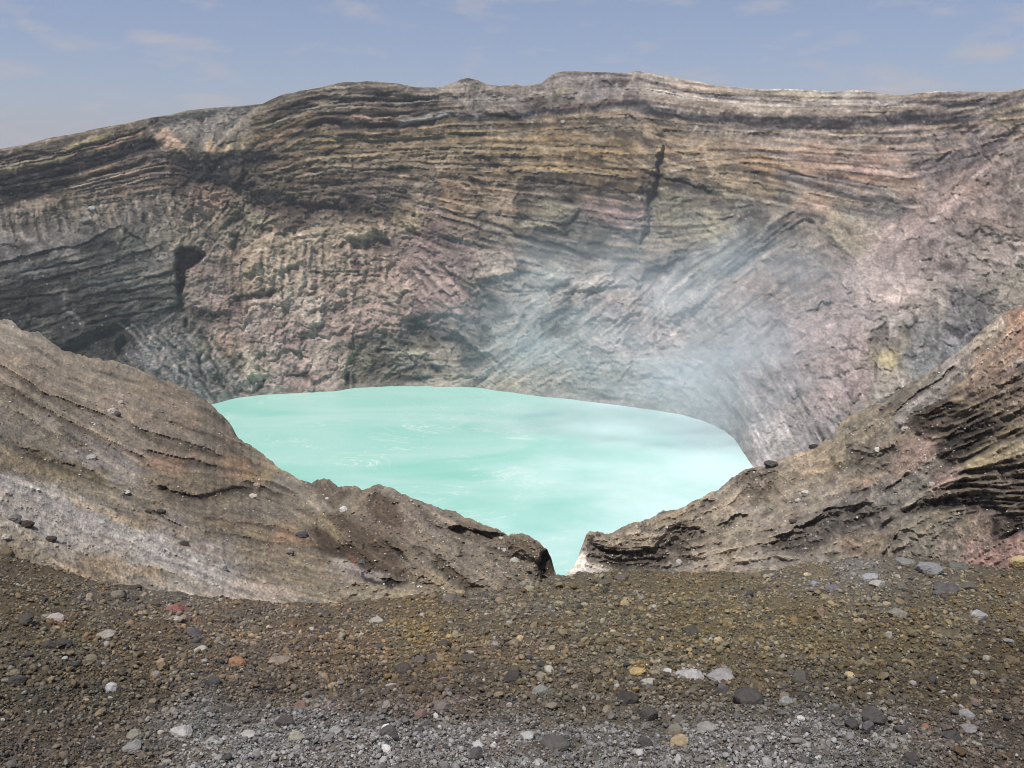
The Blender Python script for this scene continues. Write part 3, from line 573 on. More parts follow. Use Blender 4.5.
sh = np.clip((shore(X) - Y) / 12, 0.34, 1); relw = relw * sh
relw += 0
# damp grey beach line at the water
bm = np.exp(-((shore(X) - Y - 2 + wall.wy * .3) / 2.6) ** 2) * np.clip(1.2 - np.abs(X - 330) / 420, .35, 1)
wall.col = wall.col * (1 - .45 * bm[..., None]) + lin((140,134,128)) * .45 * bm[..., None]
# pale specks of fallen stones
rs = np.random.RandomState(9); sp = (rs.rand(*X.shape) > 0.9985) & (Y > skyline(X) + 3)
wall.col[sp] = wall.col[sp] * .3 + lin((196,190,180)) * .7
wall.col *= wall_tex; lum = wall.col.mean(-1, keepdims=True); wall.col *= np.where(lum < .17, (lum / .17) ** .5, (lum / .17) ** -.05)
nc, nr = 1900, 520
xs = np.linspace(-258, 1288, nc); ts = np.linspace(0, 1.1, nr)
PX = np.tile(xs, (nr, 1)); sky_y = skyline(xs) + 0.5 * fbm(xs / 7, xs * 0, 4, 5); sh_y = shore(xs)
PY = sky_y + ts[:, None] * (sh_y - sky_y)
YS = y_on_plane(xs, sh_y, LAKE_Z); YR = Yrim(xs)
ysf = lambda x: sum(y_on_plane(x + k * 14.0, shore(x + k * 14.0), LAKE_Z) * math.exp(-(k / 4.0) ** 2) for k in range(-8, 9)) / sum(math.exp(-(k / 4.0) ** 2) for k in range(-8, 9))
YSS = ysf(xs); wt = np.clip(ts[:, None], 0, 1) ** 8; D = 1.0 / ((1 - ts[:, None]) / YR + ts[:, None] / (YSS * (1 - wt) + YS * wt))
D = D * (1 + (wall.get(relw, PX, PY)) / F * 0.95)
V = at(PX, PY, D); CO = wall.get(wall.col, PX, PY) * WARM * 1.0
# outer flank of the volcano behind the rim
back = []; bc = []
for k, (dy, dz) in enumerate([(1.5, .1), (5, -.3), (15, -2.5), (45, -12), (120, -45), (300, -110), (700, -190)]):
    r_ = V[0].copy(); n = r_[:, :2] / np.linalg.norm(r_[:, :2] - [0, 150], axis=1)[:, None]
    n = (r_[:, :2] - [0, 200]); n /= np.linalg.norm(n, axis=1)[:, None]
    r_[:, :2] += n * dy; r_[:, 2] += dz + (0 if k < 2 else 1.5 * fbm(r_[:, 0] / 30, r_[:, 1] / 30, 3, 4)); back.append(r_); bc.append(np.tile(lin((128,120,108)), (nc, 1)))
V = np.concatenate([np.array(back[::-1]), V]); CO = np.concatenate([np.array(bc), CO])
M_wall = rock_mat('wall_rock', 0.6, 0.6, 0.36, .7, (.8, .8, 1.7))
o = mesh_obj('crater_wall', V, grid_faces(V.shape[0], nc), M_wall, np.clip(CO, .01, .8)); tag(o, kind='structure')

# ================================================================== FOREGROUND RIM (gravel slope under the camera)
crest = smooth_curve([(-300,520),(-60,540),(0,556),(60,572),(110,584),(140,590),(180,596),(230,601),(300,606),(360,604),(420,598),(470,594),(500,590),(540,582),(570,577),(620,573),(700,575),(760,574),(800,566),(840,560),(870,557),(930,560),(980,568),(1024,572),(1100,574),(1400,560)], 10)
Yc = 11.5
BOT = 1000.0
def fg_depth(px, py):
    c = crest(px); t = (py - c) / (768.0 - c)
    inv = (1 - t) / Yc + t / 3.25
    return 1.0 / np.clip(inv, 1e-3, None)
def fg_point(px, py): return at(px, py, fg_depth(px, py))
fg = Chart(-330, 1360, 500, 780)
fx, fy = fg.X, fg.Y
fcp = [(-200,600,(98,90,76)),(20,590,(98,90,74)),(100,600,(104,98,88)),(60,640,(92,86,70)),(150,640,(98,88,74)),(250,620,(108,100,88)),(180,600,(112,106,98)),(300,640,(112,98,84)),(350,660,(104,92,76)),(420,640,(116,104,78)),(320,620,(110,100,86)),(380,690,(88,80,74)),(440,690,(88,80,72)),(260,690,(84,78,70)),(100,700,(84,80,70)),(30,690,(80,76,66)),(30,740,(86,80,74)),(120,740,(90,86,80)),(60,755,(84,78,74)),
 (200,735,(112,108,104)),(300,740,(114,111,108)),(400,750,(114,111,108)),(250,760,(120,117,115)),(450,740,(112,108,104)),(500,600,(106,100,88)),(560,600,(108,104,92)),(520,640,(106,98,84)),(600,630,(108,102,84)),(620,590,(110,102,82)),(700,600,(114,106,82)),(700,640,(108,100,78)),(800,620,(108,100,76)),(760,590,(112,106,88)),(800,580,(116,110,96)),(860,570,(116,114,108)),(920,580,(106,102,92)),(960,620,(104,98,80)),(900,640,(100,92,72)),(1000,600,(106,98,80)),(1000,660,(84,76,62)),
 (560,680,(90,84,72)),(640,700,(94,88,76)),(600,740,(102,99,92)),(540,740,(104,100,94)),(700,690,(90,84,70)),(780,690,(86,80,68)),(860,690,(82,76,62)),(940,690,(78,72,60)),(1000,700,(78,72,64)),(700,745,(112,110,106)),(800,740,(112,110,108)),(880,730,(104,100,96)),(960,740,(92,87,84)),(760,760,(114,112,108)),(900,760,(96,92,84)),(1000,750,(86,80,76)),(1200,600,(100,92,78)),(1200,740,(90,84,78)),(640,765,(108,104,98)),(-200,740,(84,78,70))]
fg.col = lin(fg.idw(fcp, soft=14, warp=3.2), .22); _p = np.clip(fbm(fx / 70, fy / 16, 4, 331) * .8, -1, 1)[..., None]; fg.col *= np.concatenate([1 + .09 * _p, 1 + .02 * _p, 1 - .1 * _p], -1)
for x, y, w, c in [(182,608,7,(150,92,80)),(196,620,8,(140,98,78)),(60,622,8,(148,108,92)),(90,640,6,(156,104,66)),(105,590,6,(140,104,58)),(230,600,4,(140,96,84)),(300,655,8,(136,110,84)),(240,640,6,(134,104,72)),(120,598,5,(150,132,90)),(668,742,10,(120,104,60)),(642,670,9,(160,132,66)),(655,668,10,(150,140,118)),(500,745,12,(128,100,84)),(490,738,10,(160,158,156)),(610,722,6,(150,148,146)),(690,672,14,(150,148,144)),(720,672,9,(140,138,134)),(735,612,5,(156,134,66)),(860,568,22,(132,132,134)),(820,572,10,(140,124,98)),(955,604,6,(150,126,66)),(425,635,24,(128,110,70)),(360,650,20,(118,100,76)),(455,700,10,(116,90,80)),(340,716,10,(112,84,72)),(700,626,30,(116,104,66))]:
    fg.poly([(x - w, y), (x - w*.4, y - w * .55), (x + w * .6, y - w * .5), (x + w, y), (x + w*.5, y + w * .5), (x - w*.5, y + w * .55)], c, .5, 2.5 + w * .12, warp=.8)
nfc, nfr = 900, 420
xs = np.concatenate([np.linspace(-2600, -330, 160), np.linspace(-320, 1345, 900), np.linspace(1360, 3700, 160)]); nfc = len(xs); tt = np.linspace(0, 1, nfr)
cr = crest(xs) + 1.2 * fbm(xs / 30, xs * 0, 3, 6)
py_end = 980.0
PX = np.tile(xs, (nfr, 1)); PY = cr + (tt[:, None] ** 1.0) * (py_end - cr)
D = fg_depth(PX, PY); Vw = at(PX, PY, D)
u, v = Vw[..., 0], Vw[..., 1]
hgt = 0.05 * fbm(u / 1.4, v / 1.4, 3, 12) + 0.035 * fbm(u / .35, v / .35, 4, 13) + 0.03 * ridged(u / .09, v / .09, 4, 15)
Vw[..., 2] += hgt
cf = WARM * [1.0, .985, .92] * .84 * fg.get(fg.col, PX, np.minimum(PY, 775)) * np.exp(.34 * fbm(u / .05, v / .05, 4, 17) + .14 * fbm(u / .6, v / .6, 3, 18))[..., None] * .8
bk = []
for dy, dz in [(.3, -.12), (1, -.7), (3, -3), (7, -8), (14, -14)]:
    r_ = Vw[0].copy(); r_[:, 0] *= 1 + dy / 12; r_[:, 1] += dy; r_[:, 2] += dz; bk.append(r_)
Vw = np.concatenate([np.array(bk[::-1]), Vw]); cf = np.concatenate([np.tile(cf[0], (5, 1, 1)), cf])
M_fg = rock_mat('rim_ash', 9.0, 0.6, 0.35, 0.03)
o = mesh_obj('ground', Vw, grid_faces(Vw.shape[0], nfc), M_fg, np.clip(cf, .01, .8)); tag(o, kind='structure')

# ================================================================== NEAR SLOPES
def near_surface(name, chart, top, bot, Ytop, Ybot, x0, x1, nc, nr, gain, mat, lean=(0, 1)):
    xs = np.linspace(x0, x1, nc); ts = np.linspace(0, 1, nr)
    PX = np.tile(xs, (nr, 1)); ty = top(xs) + 1.9 * fbm(xs / 10, xs * 0, 5, 7, .65); by = bot(xs)
    PY = ty + ts[:, None] * (by - ty)
    D = near_depth(top, bot, Ytop, Ybot, PX, PY)
    D = D * (1 + gain * chart.get(chart.relf, PX, PY) / F)
    V = at(PX, PY, D); CO = chart.get(chart.col, PX, PY) * WARM
    bk = []; bc = []
    for k, (d, z) in enumerate([(.15, -.25), (1, -2.2), (4, -7), (16, -20), (34, -45), (60, -90)]):
        r_ = V[0].copy(); r_[:, 0] += lean[0] * d; r_[:, 1] += lean[1] * d
        r_[:, 2] = np.minimum(r_[:, 2] + z, r_[:, 2]) + (0 if k < 2 else 1.0 * fbm(r_[:, 0] / 8, r_[:, 1] / 8 + k, 3, 5)); bk.append(r_); bc.append(CO[0] * .9)
    fk = []
    for d, z in [(-5, -4), (-16, -20), (-26, -50)]:
        r_ = V[-1].copy(); r_[:, 1] += d; r_[:, 0] *= 1 + d / 90; r_[:, 2] += z + .8 * fbm(r_[:, 0] / 5, r_[:, 1] / 5, 3, 6); fk.append(r_)
    V = np.concatenate([np.array(bk[::-1]), V, np.array(fk)]); CO = np.concatenate([np.array(bc), CO, np.tile(CO[-1], (3, 1, 1))])
    o = mesh_obj(name, V, grid_faces(V.shape[0], nc), mat, np.clip(CO, .01, .8)); tag(o, kind='structure'); return o
def near_depth(top, bot, Ytop, Ybot, px, py):
    a = sum(top(px + k * 9.0) for k in range(-3, 4)) / 7.0; b = bot(px); t = np.clip((py - a) / np.maximum(b - a, 14), -.5, 1.3)
    return 1.0 / ((1 - t) / Ytop(px) + t / Ybot(px))
# ---- left slope
ltop = curve([(-260,250),(-100,290),(0,319),(12,321),(22,330),(30,333),(40,332),(52,342),(62,350),(75,353),(90,357),(120,362),(150,374),(180,386),(205,399),(222,415),(231,425),(234,435),(250,445),(262,454),(280,469),(300,479),(312,482),(322,480),(329,479),(338,488),(345,487),(354,486),(362,489),(370,487),(378,484),(386,486),(400,492),(415,498),(440,508),(465,516),(480,522),(492,527),(500,530),(508,535),(520,534),(530,536),(540,543),(547,550),(551,558),(553,566),(556,574),(562,590),(575,600)])
lbot = lambda x: crest(x) + 36
lYt = smooth_curve([(-260,120),(0,140),(220,145),(300,125),(400,105),(480,90),(553,72),(575,68)], 20)
lYb = smooth_curve([(-260,40),(0,46),(250,52),(330,56),(400,60),(480,63),(553,66),(575,67)], 20)
ls = Chart(-270, 585, 245, 640)
lx, ly = ls.X, ls.Y
lcp = [(-150,320,(122,114,102)),(10,335,(132,126,116)),(40,350,(126,119,110)),(80,370,(122,114,102)),(10,360,(138,124,108)),(120,375,(118,110,98)),(170,390,(120,108,92)),(215,415,(114,106,94)),(60,385,(128,114,102)),(110,400,(126,114,102)),(160,410,(122,110,98)),(190,420,(128,112,94)),(230,440,(110,98,84)),(20,400,(104,98,84)),(60,410,(110,104,92)),(110,430,(118,110,98)),(150,430,(116,108,98)),(200,440,(112,108,98)),(250,460,(124,112,92)),(280,485,(118,112,106)),
(20,410,(132,124,106)),(40,425,(126,122,114)),(10,425,(104,102,98)),(10,440,(102,98,86)),(50,445,(108,104,92)),(80,450,(116,113,116)),(110,465,(124,120,124)),(130,475,(128,124,126)),(30,460,(116,106,84)),(10,468,(112,98,76)),(60,470,(118,108,82)),(100,480,(116,108,88)),(160,465,(140,112,92)),(180,465,(138,112,94)),(160,480,(118,108,92)),(200,475,(120,112,96)),(220,480,(116,108,96)),(240,468,(142,106,78)),(262,475,(134,120,88)),
(5,480,(138,134,132)),(40,500,(136,132,132)),(80,515,(132,130,130)),(120,530,(128,124,124)),(160,555,(132,128,130)),(200,575,(136,132,134)),(40,520,(140,135,134)),(60,490,(122,114,98)),(110,500,(118,112,100)),(150,515,(118,106,88)),(140,500,(114,108,96)),(180,500,(114,106,92)),(200,520,(116,108,92)),(170,520,(120,116,118)),(20,530,(134,126,112)),(60,545,(132,126,118)),(100,550,(128,116,100)),(140,570,(130,120,104)),(10,560,(122,112,92)),(100,565,(132,116,92)),(180,590,(140,136,132)),(220,590,(150,140,132)),(260,592,(152,144,136)),(300,595,(126,118,106)),(205,580,(128,112,84)),(210,550,(126,122,120)),(230,565,(132,128,128)),(250,575,(116,104,88)),
(240,500,(118,110,96)),(270,510,(114,108,98)),(300,505,(118,112,98)),(220,520,(118,106,86)),(260,530,(116,104,84)),(290,535,(140,108,82)),(310,530,(116,110,96)),(340,545,(96,84,74)),(325,535,(104,94,82)),(250,545,(120,112,92)),(300,560,(122,112,92)),(340,580,(122,112,98)),(350,570,(134,128,128)),(380,585,(128,120,104)),(320,585,(120,110,94)),(300,580,(122,112,88)),(360,590,(122,114,98)),(400,595,(136,126,104)),
(310,492,(112,104,92)),(325,500,(122,116,110)),(330,485,(98,88,80)),(345,500,(124,114,96)),(360,500,(116,108,86)),(375,500,(96,88,76)),(385,490,(112,106,98)),(340,520,(92,82,72)),(360,540,(88,78,68)),(380,550,(86,76,68)),(355,525,(96,86,76)),(400,505,(116,106,94)),(420,515,(112,106,98)),(400,520,(100,86,78)),(420,540,(116,108,94)),(440,530,(110,104,98)),(430,560,(114,106,94)),(460,560,(110,104,96)),(450,580,(118,110,92)),(400,570,(104,94,82)),(420,575,(114,102,84)),(480,545,(108,102,94)),(500,570,(106,100,94)),(480,585,(116,110,98)),(510,545,(108,98,86)),(530,550,(102,92,80)),(540,560,(100,88,74)),(520,575,(108,102,88)),(480,525,(112,100,84)),(545,575,(88,82,76)),(560,590,(120,112,98))]
ls.col = lin(ls.idw(lcp, soft=6, warp=2.0, stretch=1.8), .5)
ls.orient([(-150,310,20),(20,335,20),(60,370,28),(20,370,32),(100,380,16),(100,420,30),(180,400,22),(160,440,24),(230,440,30),(40,440,34),(120,460,36),(60,480,20),(160,480,14),(220,470,10),(270,490,20),(60,520,26),(140,540,26),(40,550,24),(200,570,22),(150,510,18),(230,520,8),(280,530,14),(260,560,14),(320,560,16),(350,590,10),(300,510,30),(340,530,42),(370,560,35),(330,495,60),(360,500,-60),(400,520,40),(430,550,38),(460,580,40),(480,530,18),(480,560,30),(520,560,30),(540,570,80),(400,590,8)])
a1 = ls.streak(1.2, 5, 5); a2 = ls.streak(3.0, 6, 6, .1); a3 = ls.streak(7, 6, 7, .1)
dl = near_depth(ltop, lbot, lYt, lYb, lx, np.clip(ly, ltop(lx), lbot(lx))); pw = at(lx, ly, dl)
g1 = fbm(lx / 4.5, ly / 3.0, 4, 44, .7); g2 = fbm(lx / 14, ly / 9, 5, 46, .62)
rgl = ridged(lx / 24 + ls.wx * .05, ly / 15 + ls.wy * .05, 5, 48, .6)
g0 = np.random.RandomState(3).randn(*lx.shape)
qlx = lx + 1.3 * ls.wx; qly = ly + 1.3 * ls.wy
crl = np.exp(-((perlin(qlx / 24 - qly / 40, qly / 9 - qlx / 30, 240) + .3 * perlin(qlx / 6, qly / 4, 241)) / .05) ** 2) * np.clip(.2 + 1.3 * fbm(lx / 40, ly / 25, 3, 243), 0, 1)
ls_tex = np.exp(1.25 * np.clip(  .05 * a1 + .06 * a2 + .06 * a3 + .2 * g2 + .12 * g1 + .12 * g0 - .35 * crl, -.9, .6))[..., None]
dummy = 0
h = (np.clip(g2 * .6 + a3 * .35, -1.4, 1.4) * .05)[..., None]; ls.col *= np.concatenate([1 + h, 1 + 0 * h, 1 - 1.6 * h], -1)
L, S_, P_ = ls.line, ls.step, ls.poly
for a, w, r, u_, c, al in [   # ledges and gullies: (polyline, width, relief, lip, cut bed colour with undercut shade painted in, strength)
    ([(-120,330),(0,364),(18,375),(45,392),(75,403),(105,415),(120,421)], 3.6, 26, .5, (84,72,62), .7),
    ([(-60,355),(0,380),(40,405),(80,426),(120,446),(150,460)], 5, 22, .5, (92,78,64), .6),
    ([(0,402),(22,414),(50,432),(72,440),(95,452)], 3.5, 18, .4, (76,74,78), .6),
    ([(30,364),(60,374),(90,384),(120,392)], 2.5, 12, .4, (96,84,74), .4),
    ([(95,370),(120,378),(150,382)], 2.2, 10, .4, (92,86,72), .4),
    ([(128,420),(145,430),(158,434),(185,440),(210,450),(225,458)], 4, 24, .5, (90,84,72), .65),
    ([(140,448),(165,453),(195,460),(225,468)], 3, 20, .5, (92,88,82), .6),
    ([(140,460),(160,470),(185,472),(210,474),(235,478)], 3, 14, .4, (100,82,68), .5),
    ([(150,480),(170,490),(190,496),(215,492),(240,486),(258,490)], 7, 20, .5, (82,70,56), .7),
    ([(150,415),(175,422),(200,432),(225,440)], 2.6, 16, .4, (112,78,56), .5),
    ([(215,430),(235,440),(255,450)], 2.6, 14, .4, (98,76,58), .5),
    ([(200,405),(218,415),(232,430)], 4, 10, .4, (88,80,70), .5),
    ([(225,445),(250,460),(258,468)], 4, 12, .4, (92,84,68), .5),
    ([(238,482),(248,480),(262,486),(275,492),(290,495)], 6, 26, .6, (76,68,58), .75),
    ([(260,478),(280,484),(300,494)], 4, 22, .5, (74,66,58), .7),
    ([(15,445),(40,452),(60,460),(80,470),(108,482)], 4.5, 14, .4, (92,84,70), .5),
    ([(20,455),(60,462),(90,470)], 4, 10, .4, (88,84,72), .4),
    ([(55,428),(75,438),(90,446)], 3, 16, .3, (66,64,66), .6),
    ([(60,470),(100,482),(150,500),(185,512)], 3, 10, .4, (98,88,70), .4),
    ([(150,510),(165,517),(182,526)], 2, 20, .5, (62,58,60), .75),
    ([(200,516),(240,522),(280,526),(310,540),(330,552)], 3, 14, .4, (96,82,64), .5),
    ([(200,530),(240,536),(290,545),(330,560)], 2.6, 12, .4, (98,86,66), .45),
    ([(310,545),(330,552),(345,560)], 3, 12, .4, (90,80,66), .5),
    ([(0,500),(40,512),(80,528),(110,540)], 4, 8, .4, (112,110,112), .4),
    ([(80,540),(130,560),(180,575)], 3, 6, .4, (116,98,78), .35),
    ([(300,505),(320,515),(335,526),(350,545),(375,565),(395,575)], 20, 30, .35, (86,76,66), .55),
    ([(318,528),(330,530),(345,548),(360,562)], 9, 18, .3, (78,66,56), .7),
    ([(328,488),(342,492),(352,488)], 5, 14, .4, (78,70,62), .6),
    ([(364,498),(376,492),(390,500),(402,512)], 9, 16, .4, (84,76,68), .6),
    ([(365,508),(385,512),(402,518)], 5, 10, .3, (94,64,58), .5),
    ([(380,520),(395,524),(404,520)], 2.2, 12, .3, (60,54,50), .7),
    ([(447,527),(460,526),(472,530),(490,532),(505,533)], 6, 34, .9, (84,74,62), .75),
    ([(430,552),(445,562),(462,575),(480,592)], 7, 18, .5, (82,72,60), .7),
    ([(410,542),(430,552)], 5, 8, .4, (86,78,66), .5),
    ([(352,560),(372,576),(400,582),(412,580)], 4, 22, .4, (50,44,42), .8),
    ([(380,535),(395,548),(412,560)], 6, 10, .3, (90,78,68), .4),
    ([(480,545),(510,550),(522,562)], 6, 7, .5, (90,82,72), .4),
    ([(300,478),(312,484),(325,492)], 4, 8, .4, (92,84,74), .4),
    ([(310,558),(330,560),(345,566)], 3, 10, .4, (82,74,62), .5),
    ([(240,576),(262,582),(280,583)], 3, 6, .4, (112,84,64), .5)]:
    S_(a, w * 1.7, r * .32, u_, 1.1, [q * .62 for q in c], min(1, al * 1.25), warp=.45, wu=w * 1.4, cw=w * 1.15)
for pts, c, al, so_, rl in [  # outcrop rock colours, with shaded faces and a lit top painted in
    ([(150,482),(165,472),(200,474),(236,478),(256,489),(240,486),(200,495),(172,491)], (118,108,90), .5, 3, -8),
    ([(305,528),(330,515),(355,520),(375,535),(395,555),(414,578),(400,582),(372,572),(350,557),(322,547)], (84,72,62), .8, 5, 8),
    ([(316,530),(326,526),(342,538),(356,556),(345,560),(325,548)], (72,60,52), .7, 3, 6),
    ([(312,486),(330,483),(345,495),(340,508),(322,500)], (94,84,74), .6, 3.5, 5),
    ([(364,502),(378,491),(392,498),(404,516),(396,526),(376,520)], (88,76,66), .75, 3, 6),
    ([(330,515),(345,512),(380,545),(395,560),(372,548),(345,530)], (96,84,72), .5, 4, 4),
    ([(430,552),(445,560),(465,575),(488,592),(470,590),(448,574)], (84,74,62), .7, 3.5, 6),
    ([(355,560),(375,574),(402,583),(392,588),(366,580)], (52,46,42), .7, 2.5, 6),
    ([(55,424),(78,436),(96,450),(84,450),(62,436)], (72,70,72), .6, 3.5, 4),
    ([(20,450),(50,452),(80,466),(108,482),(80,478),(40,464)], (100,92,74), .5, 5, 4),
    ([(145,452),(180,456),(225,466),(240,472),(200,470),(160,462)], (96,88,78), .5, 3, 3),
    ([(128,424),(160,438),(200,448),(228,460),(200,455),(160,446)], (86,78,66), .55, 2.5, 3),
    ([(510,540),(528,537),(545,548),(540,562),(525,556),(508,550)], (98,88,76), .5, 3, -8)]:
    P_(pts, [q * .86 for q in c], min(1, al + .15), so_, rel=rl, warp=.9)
P_([(538,566),(541,556),(549,548),(553,560),(552,574),(543,584)], (52,44,38), .8, 2, rel=24, warp=.3)  # right face of the nose, its shaded side painted dark
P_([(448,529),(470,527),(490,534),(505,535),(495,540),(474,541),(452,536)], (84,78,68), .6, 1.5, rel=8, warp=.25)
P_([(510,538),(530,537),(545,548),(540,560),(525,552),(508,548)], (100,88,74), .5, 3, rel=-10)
P_([(150,458),(178,455),(192,468),(176,474),(158,470)], (150,112,90), .35, 4); P_([(235,458),(258,470),(256,482),(245,480)], (150,114,82), .35, 4); P_([(255,470),(268,476),(262,482)], (142,128,88), .6, 2)
P_([(275,532),(305,538),(318,546),(295,543)], (150,110,80), .4, 4); P_([(345,556),(358,560),(352,566)], (146,96,76), .5, 2)
P_([(210,592),(232,580),(262,580),(290,590),(300,604),(210,606)], (160,148,140), .6, 4); L([(-60,462),(0,480),(50,500),(110,528),(170,556),(240,588)], 13, (150,153,160), .68, warp=1.6); L([(-40,500),(30,520),(90,545),(150,572)], 10, (146,148,154), .55, warp=1.6)
L([(0,490),(60,512),(110,530)], 4, (118,116,122), .35, warp=1.2); L([(330,560),(360,570),(385,578)], 3.5, (148,144,146), .6, warp=.8); L([(200,540),(215,545)], 3, (140,136,148), .5)
L([(60,498),(100,512),(150,530)], 3, (140,120,84), .5, warp=1.5); L([(90,560),(130,566),(160,575)], 5, (140,118,78), .45, warp=1.5)
L([(310,515),(330,528),(345,540)], 5, (134,124,100), .6, warp=.6); L([(-5,400),(20,412),(60,436),(90,450)], 3.5, (138,130,116), .5, warp=.8)
pml = np.clip(.5 + fbm(lx / 40, ly / 16, 4, 111), .05, 1.5)
ls.col *= np.array([1.22, 1.19, 1.08])
ls.col *= ls_tex
ls.broken_beds(420, 8, -60, 570, ltop, crest, np.clip(.4 + .6 * fbm(lx / 50, ly / 25, 3, 190), .05, 1), 8, 70, 2.2, 3.5, .4, .06)
ls.relf = 1.2 * ls.rel + (-.3 * a1 - .8 * a2 - 2.0 * a3) * .6 * pml - (6 + 9 * np.clip((lx - 290) / 60, 0, 1)) * rgl - 2.6 * g2 - .7 * g1 - .5 * g0 + 2.0 * crl
tp = np.clip((ly - ltop(lx)) / 3, 0.4, 1); ls.relf *= tp
rs = np.random.RandomState(19); sp = rs.rand(*lx.shape) > 0.997
ls.col[sp] = ls.col[sp] * .35 + lin((196,188,178)) * .65
M_slope = rock_mat('slope_ash', 1.9, 0.8, 0.34, 0.3)
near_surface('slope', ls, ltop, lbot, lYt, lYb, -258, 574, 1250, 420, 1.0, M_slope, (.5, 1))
# ---- right ridge
rtop = curve([(556,590),(563,577),(572,570),(577,560),(581,548),(586,535),(590,531),(594,533),(598,532),(604,535),(612,533),(620,529),(628,524),(640,522),(652,518),(662,511),(676,509),(686,506),(690,502),(705,495),(718,490),(732,478),(740,473),(748,469),(765,467),(768,461),(776,462),(790,456),(800,453),(812,449),(818,446),(826,440),(832,440),(836,430),(844,418),(855,414),(870,407),(885,400),(895,394),(905,386),(920,378),(935,368),(950,357),(960,350),(985,327),(1000,315),(1012,309),(1024,304),(1100,270),(1290,215)])
rbot = lambda x: crest(x) + 45
rYt = smooth_curve([(556,76),(600,82),(740,106),(840,108),(905,96),(1024,78),(1290,60)], 16)
rYb = smooth_curve([(556,68),(620,70),(700,76),(780,72),(850,64),(950,52),(1024,44),(1290,34)], 16)
rr_ = Chart(545, 1300, 200, 620)
rx_, ry_ = rr_.X, rr_.Y
rcp = [(565,580,(150,146,138)),(580,565,(190,184,176)),(585,555,(140,134,122)),(592,540,(112,106,92)),(610,545,(118,108,88)),(620,535,(126,116,96)),(640,530,(120,112,98)),(640,545,(124,114,92)),(660,525,(118,110,94)),(680,520,(124,116,98)),(620,560,(98,92,80)),(640,565,(104,98,88)),(670,560,(118,112,100)),(700,505,(114,106,92)),(720,500,(128,120,102)),(740,485,(110,102,90)),(700,530,(118,110,92)),(730,530,(122,116,100)),(720,545,(116,108,92)),(700,560,(122,114,102)),(760,560,(124,118,106)),(830,555,(118,112,98)),(750,510,(124,118,106)),(762,485,(126,112,84)),(775,470,(114,106,92)),(790,480,(116,108,92)),(800,465,(140,126,104)),(820,460,(144,130,106)),(835,465,(128,116,92)),(800,500,(122,116,104)),(790,520,(116,108,96)),(830,490,(124,118,108)),(850,440,(122,114,96)),(860,425,(124,116,98)),(880,420,(120,112,94)),(870,450,(108,102,88)),(860,470,(116,110,98)),(890,450,(112,104,90)),(900,430,(110,102,86)),
(800,535,(90,86,80)),(840,525,(88,84,78)),(870,510,(98,96,86)),(880,520,(96,92,84)),(850,500,(104,102,98)),(900,500,(112,110,102)),(920,485,(106,106,96)),(880,500,(112,110,104)),(930,470,(112,108,96)),(850,545,(130,112,92)),(880,540,(124,112,92)),(860,560,(116,110,96)),(900,540,(118,112,96)),(940,530,(116,110,96)),(920,555,(114,110,96)),(950,550,(120,112,100)),(930,515,(116,110,92)),(950,510,(112,106,90)),
(910,450,(134,116,104)),(900,465,(132,116,102)),(925,440,(138,118,104)),(945,480,(128,108,100)),(940,490,(134,114,104)),(860,485,(134,118,100)),
(900,400,(104,98,84)),(920,390,(118,112,98)),(940,390,(122,118,112)),(920,410,(112,106,96)),(950,370,(138,132,124)),(965,355,(150,142,132)),(980,345,(146,136,118)),(1000,330,(150,134,114)),(1015,325,(152,124,104)),(1020,340,(148,122,104)),(990,360,(140,118,98)),(1000,380,(136,112,94)),(975,380,(142,120,98)),(1010,360,(148,124,104)),(960,375,(130,122,110)),(1020,370,(112,112,104)),(960,395,(112,98,80)),(985,400,(112,100,84)),(1000,400,(116,104,86)),(1020,400,(112,96,88)),
(925,420,(86,76,62)),(950,415,(80,72,60)),(950,440,(66,60,52)),(980,430,(74,68,56)),(960,450,(62,58,50)),(990,420,(90,82,66)),(1000,440,(100,90,72)),(990,455,(118,110,84)),(980,465,(124,112,84)),(1010,450,(120,112,90)),(1020,470,(92,82,70)),(1000,475,(84,76,66)),(980,485,(76,72,60)),(1010,490,(78,70,58)),(960,490,(74,68,60)),(940,500,(70,66,60)),(960,500,(64,60,54)),(985,500,(80,76,66)),(1010,510,(84,72,62)),(1020,500,(110,98,82)),
(990,515,(122,106,96)),(980,525,(128,110,98)),(1000,530,(84,70,64)),(1010,520,(70,62,58)),(970,530,(124,112,92)),(970,545,(130,110,100)),(1000,550,(146,116,106)),(990,560,(146,112,104)),(1020,530,(128,108,104)),(1020,550,(140,112,104)),(1100,450,(110,96,84)),(1200,400,(118,104,90)),(1200,560,(120,102,92))]
rr_.col = lin(rr_.idw(rcp, soft=6, warp=2.0, stretch=1.3))
rr_.orient([(600,550,10),(640,550,5),(680,545,-10),(640,530,-15),(700,510,-25),(740,500,-50),(720,540,-15),(780,490,60),(800,470,-20),(850,440,-40),(870,430,-30),(800,520,-18),(840,520,-18),(880,510,-20),(860,545,-20),(900,490,-30),(930,470,-40),(920,400,-42),(950,370,-40),(1000,330,-45),(1000,370,-35),(940,410,-12),(950,435,-16),(980,430,-25),(1000,470,-5),(980,485,5),(1000,500,8),(960,500,-8),(990,450,-30),(930,540,-35),(960,540,-60),(1000,545,-25),(800,560,-5),(1150,400,-25)])
b1 = rr_.streak(1.2, 5, 15); b2 = rr_.streak(3.0, 6, 16, .1); b3 = rr_.streak(6.5, 6, 17, .1)
h1 = fbm(rx_ / 9, ry_ / 8, 6, 64, .68); rgr = ridged(rx_ / 24 + rr_.wx * .06, ry_ / 19 + rr_.wy * .06, 6, 68, .6)
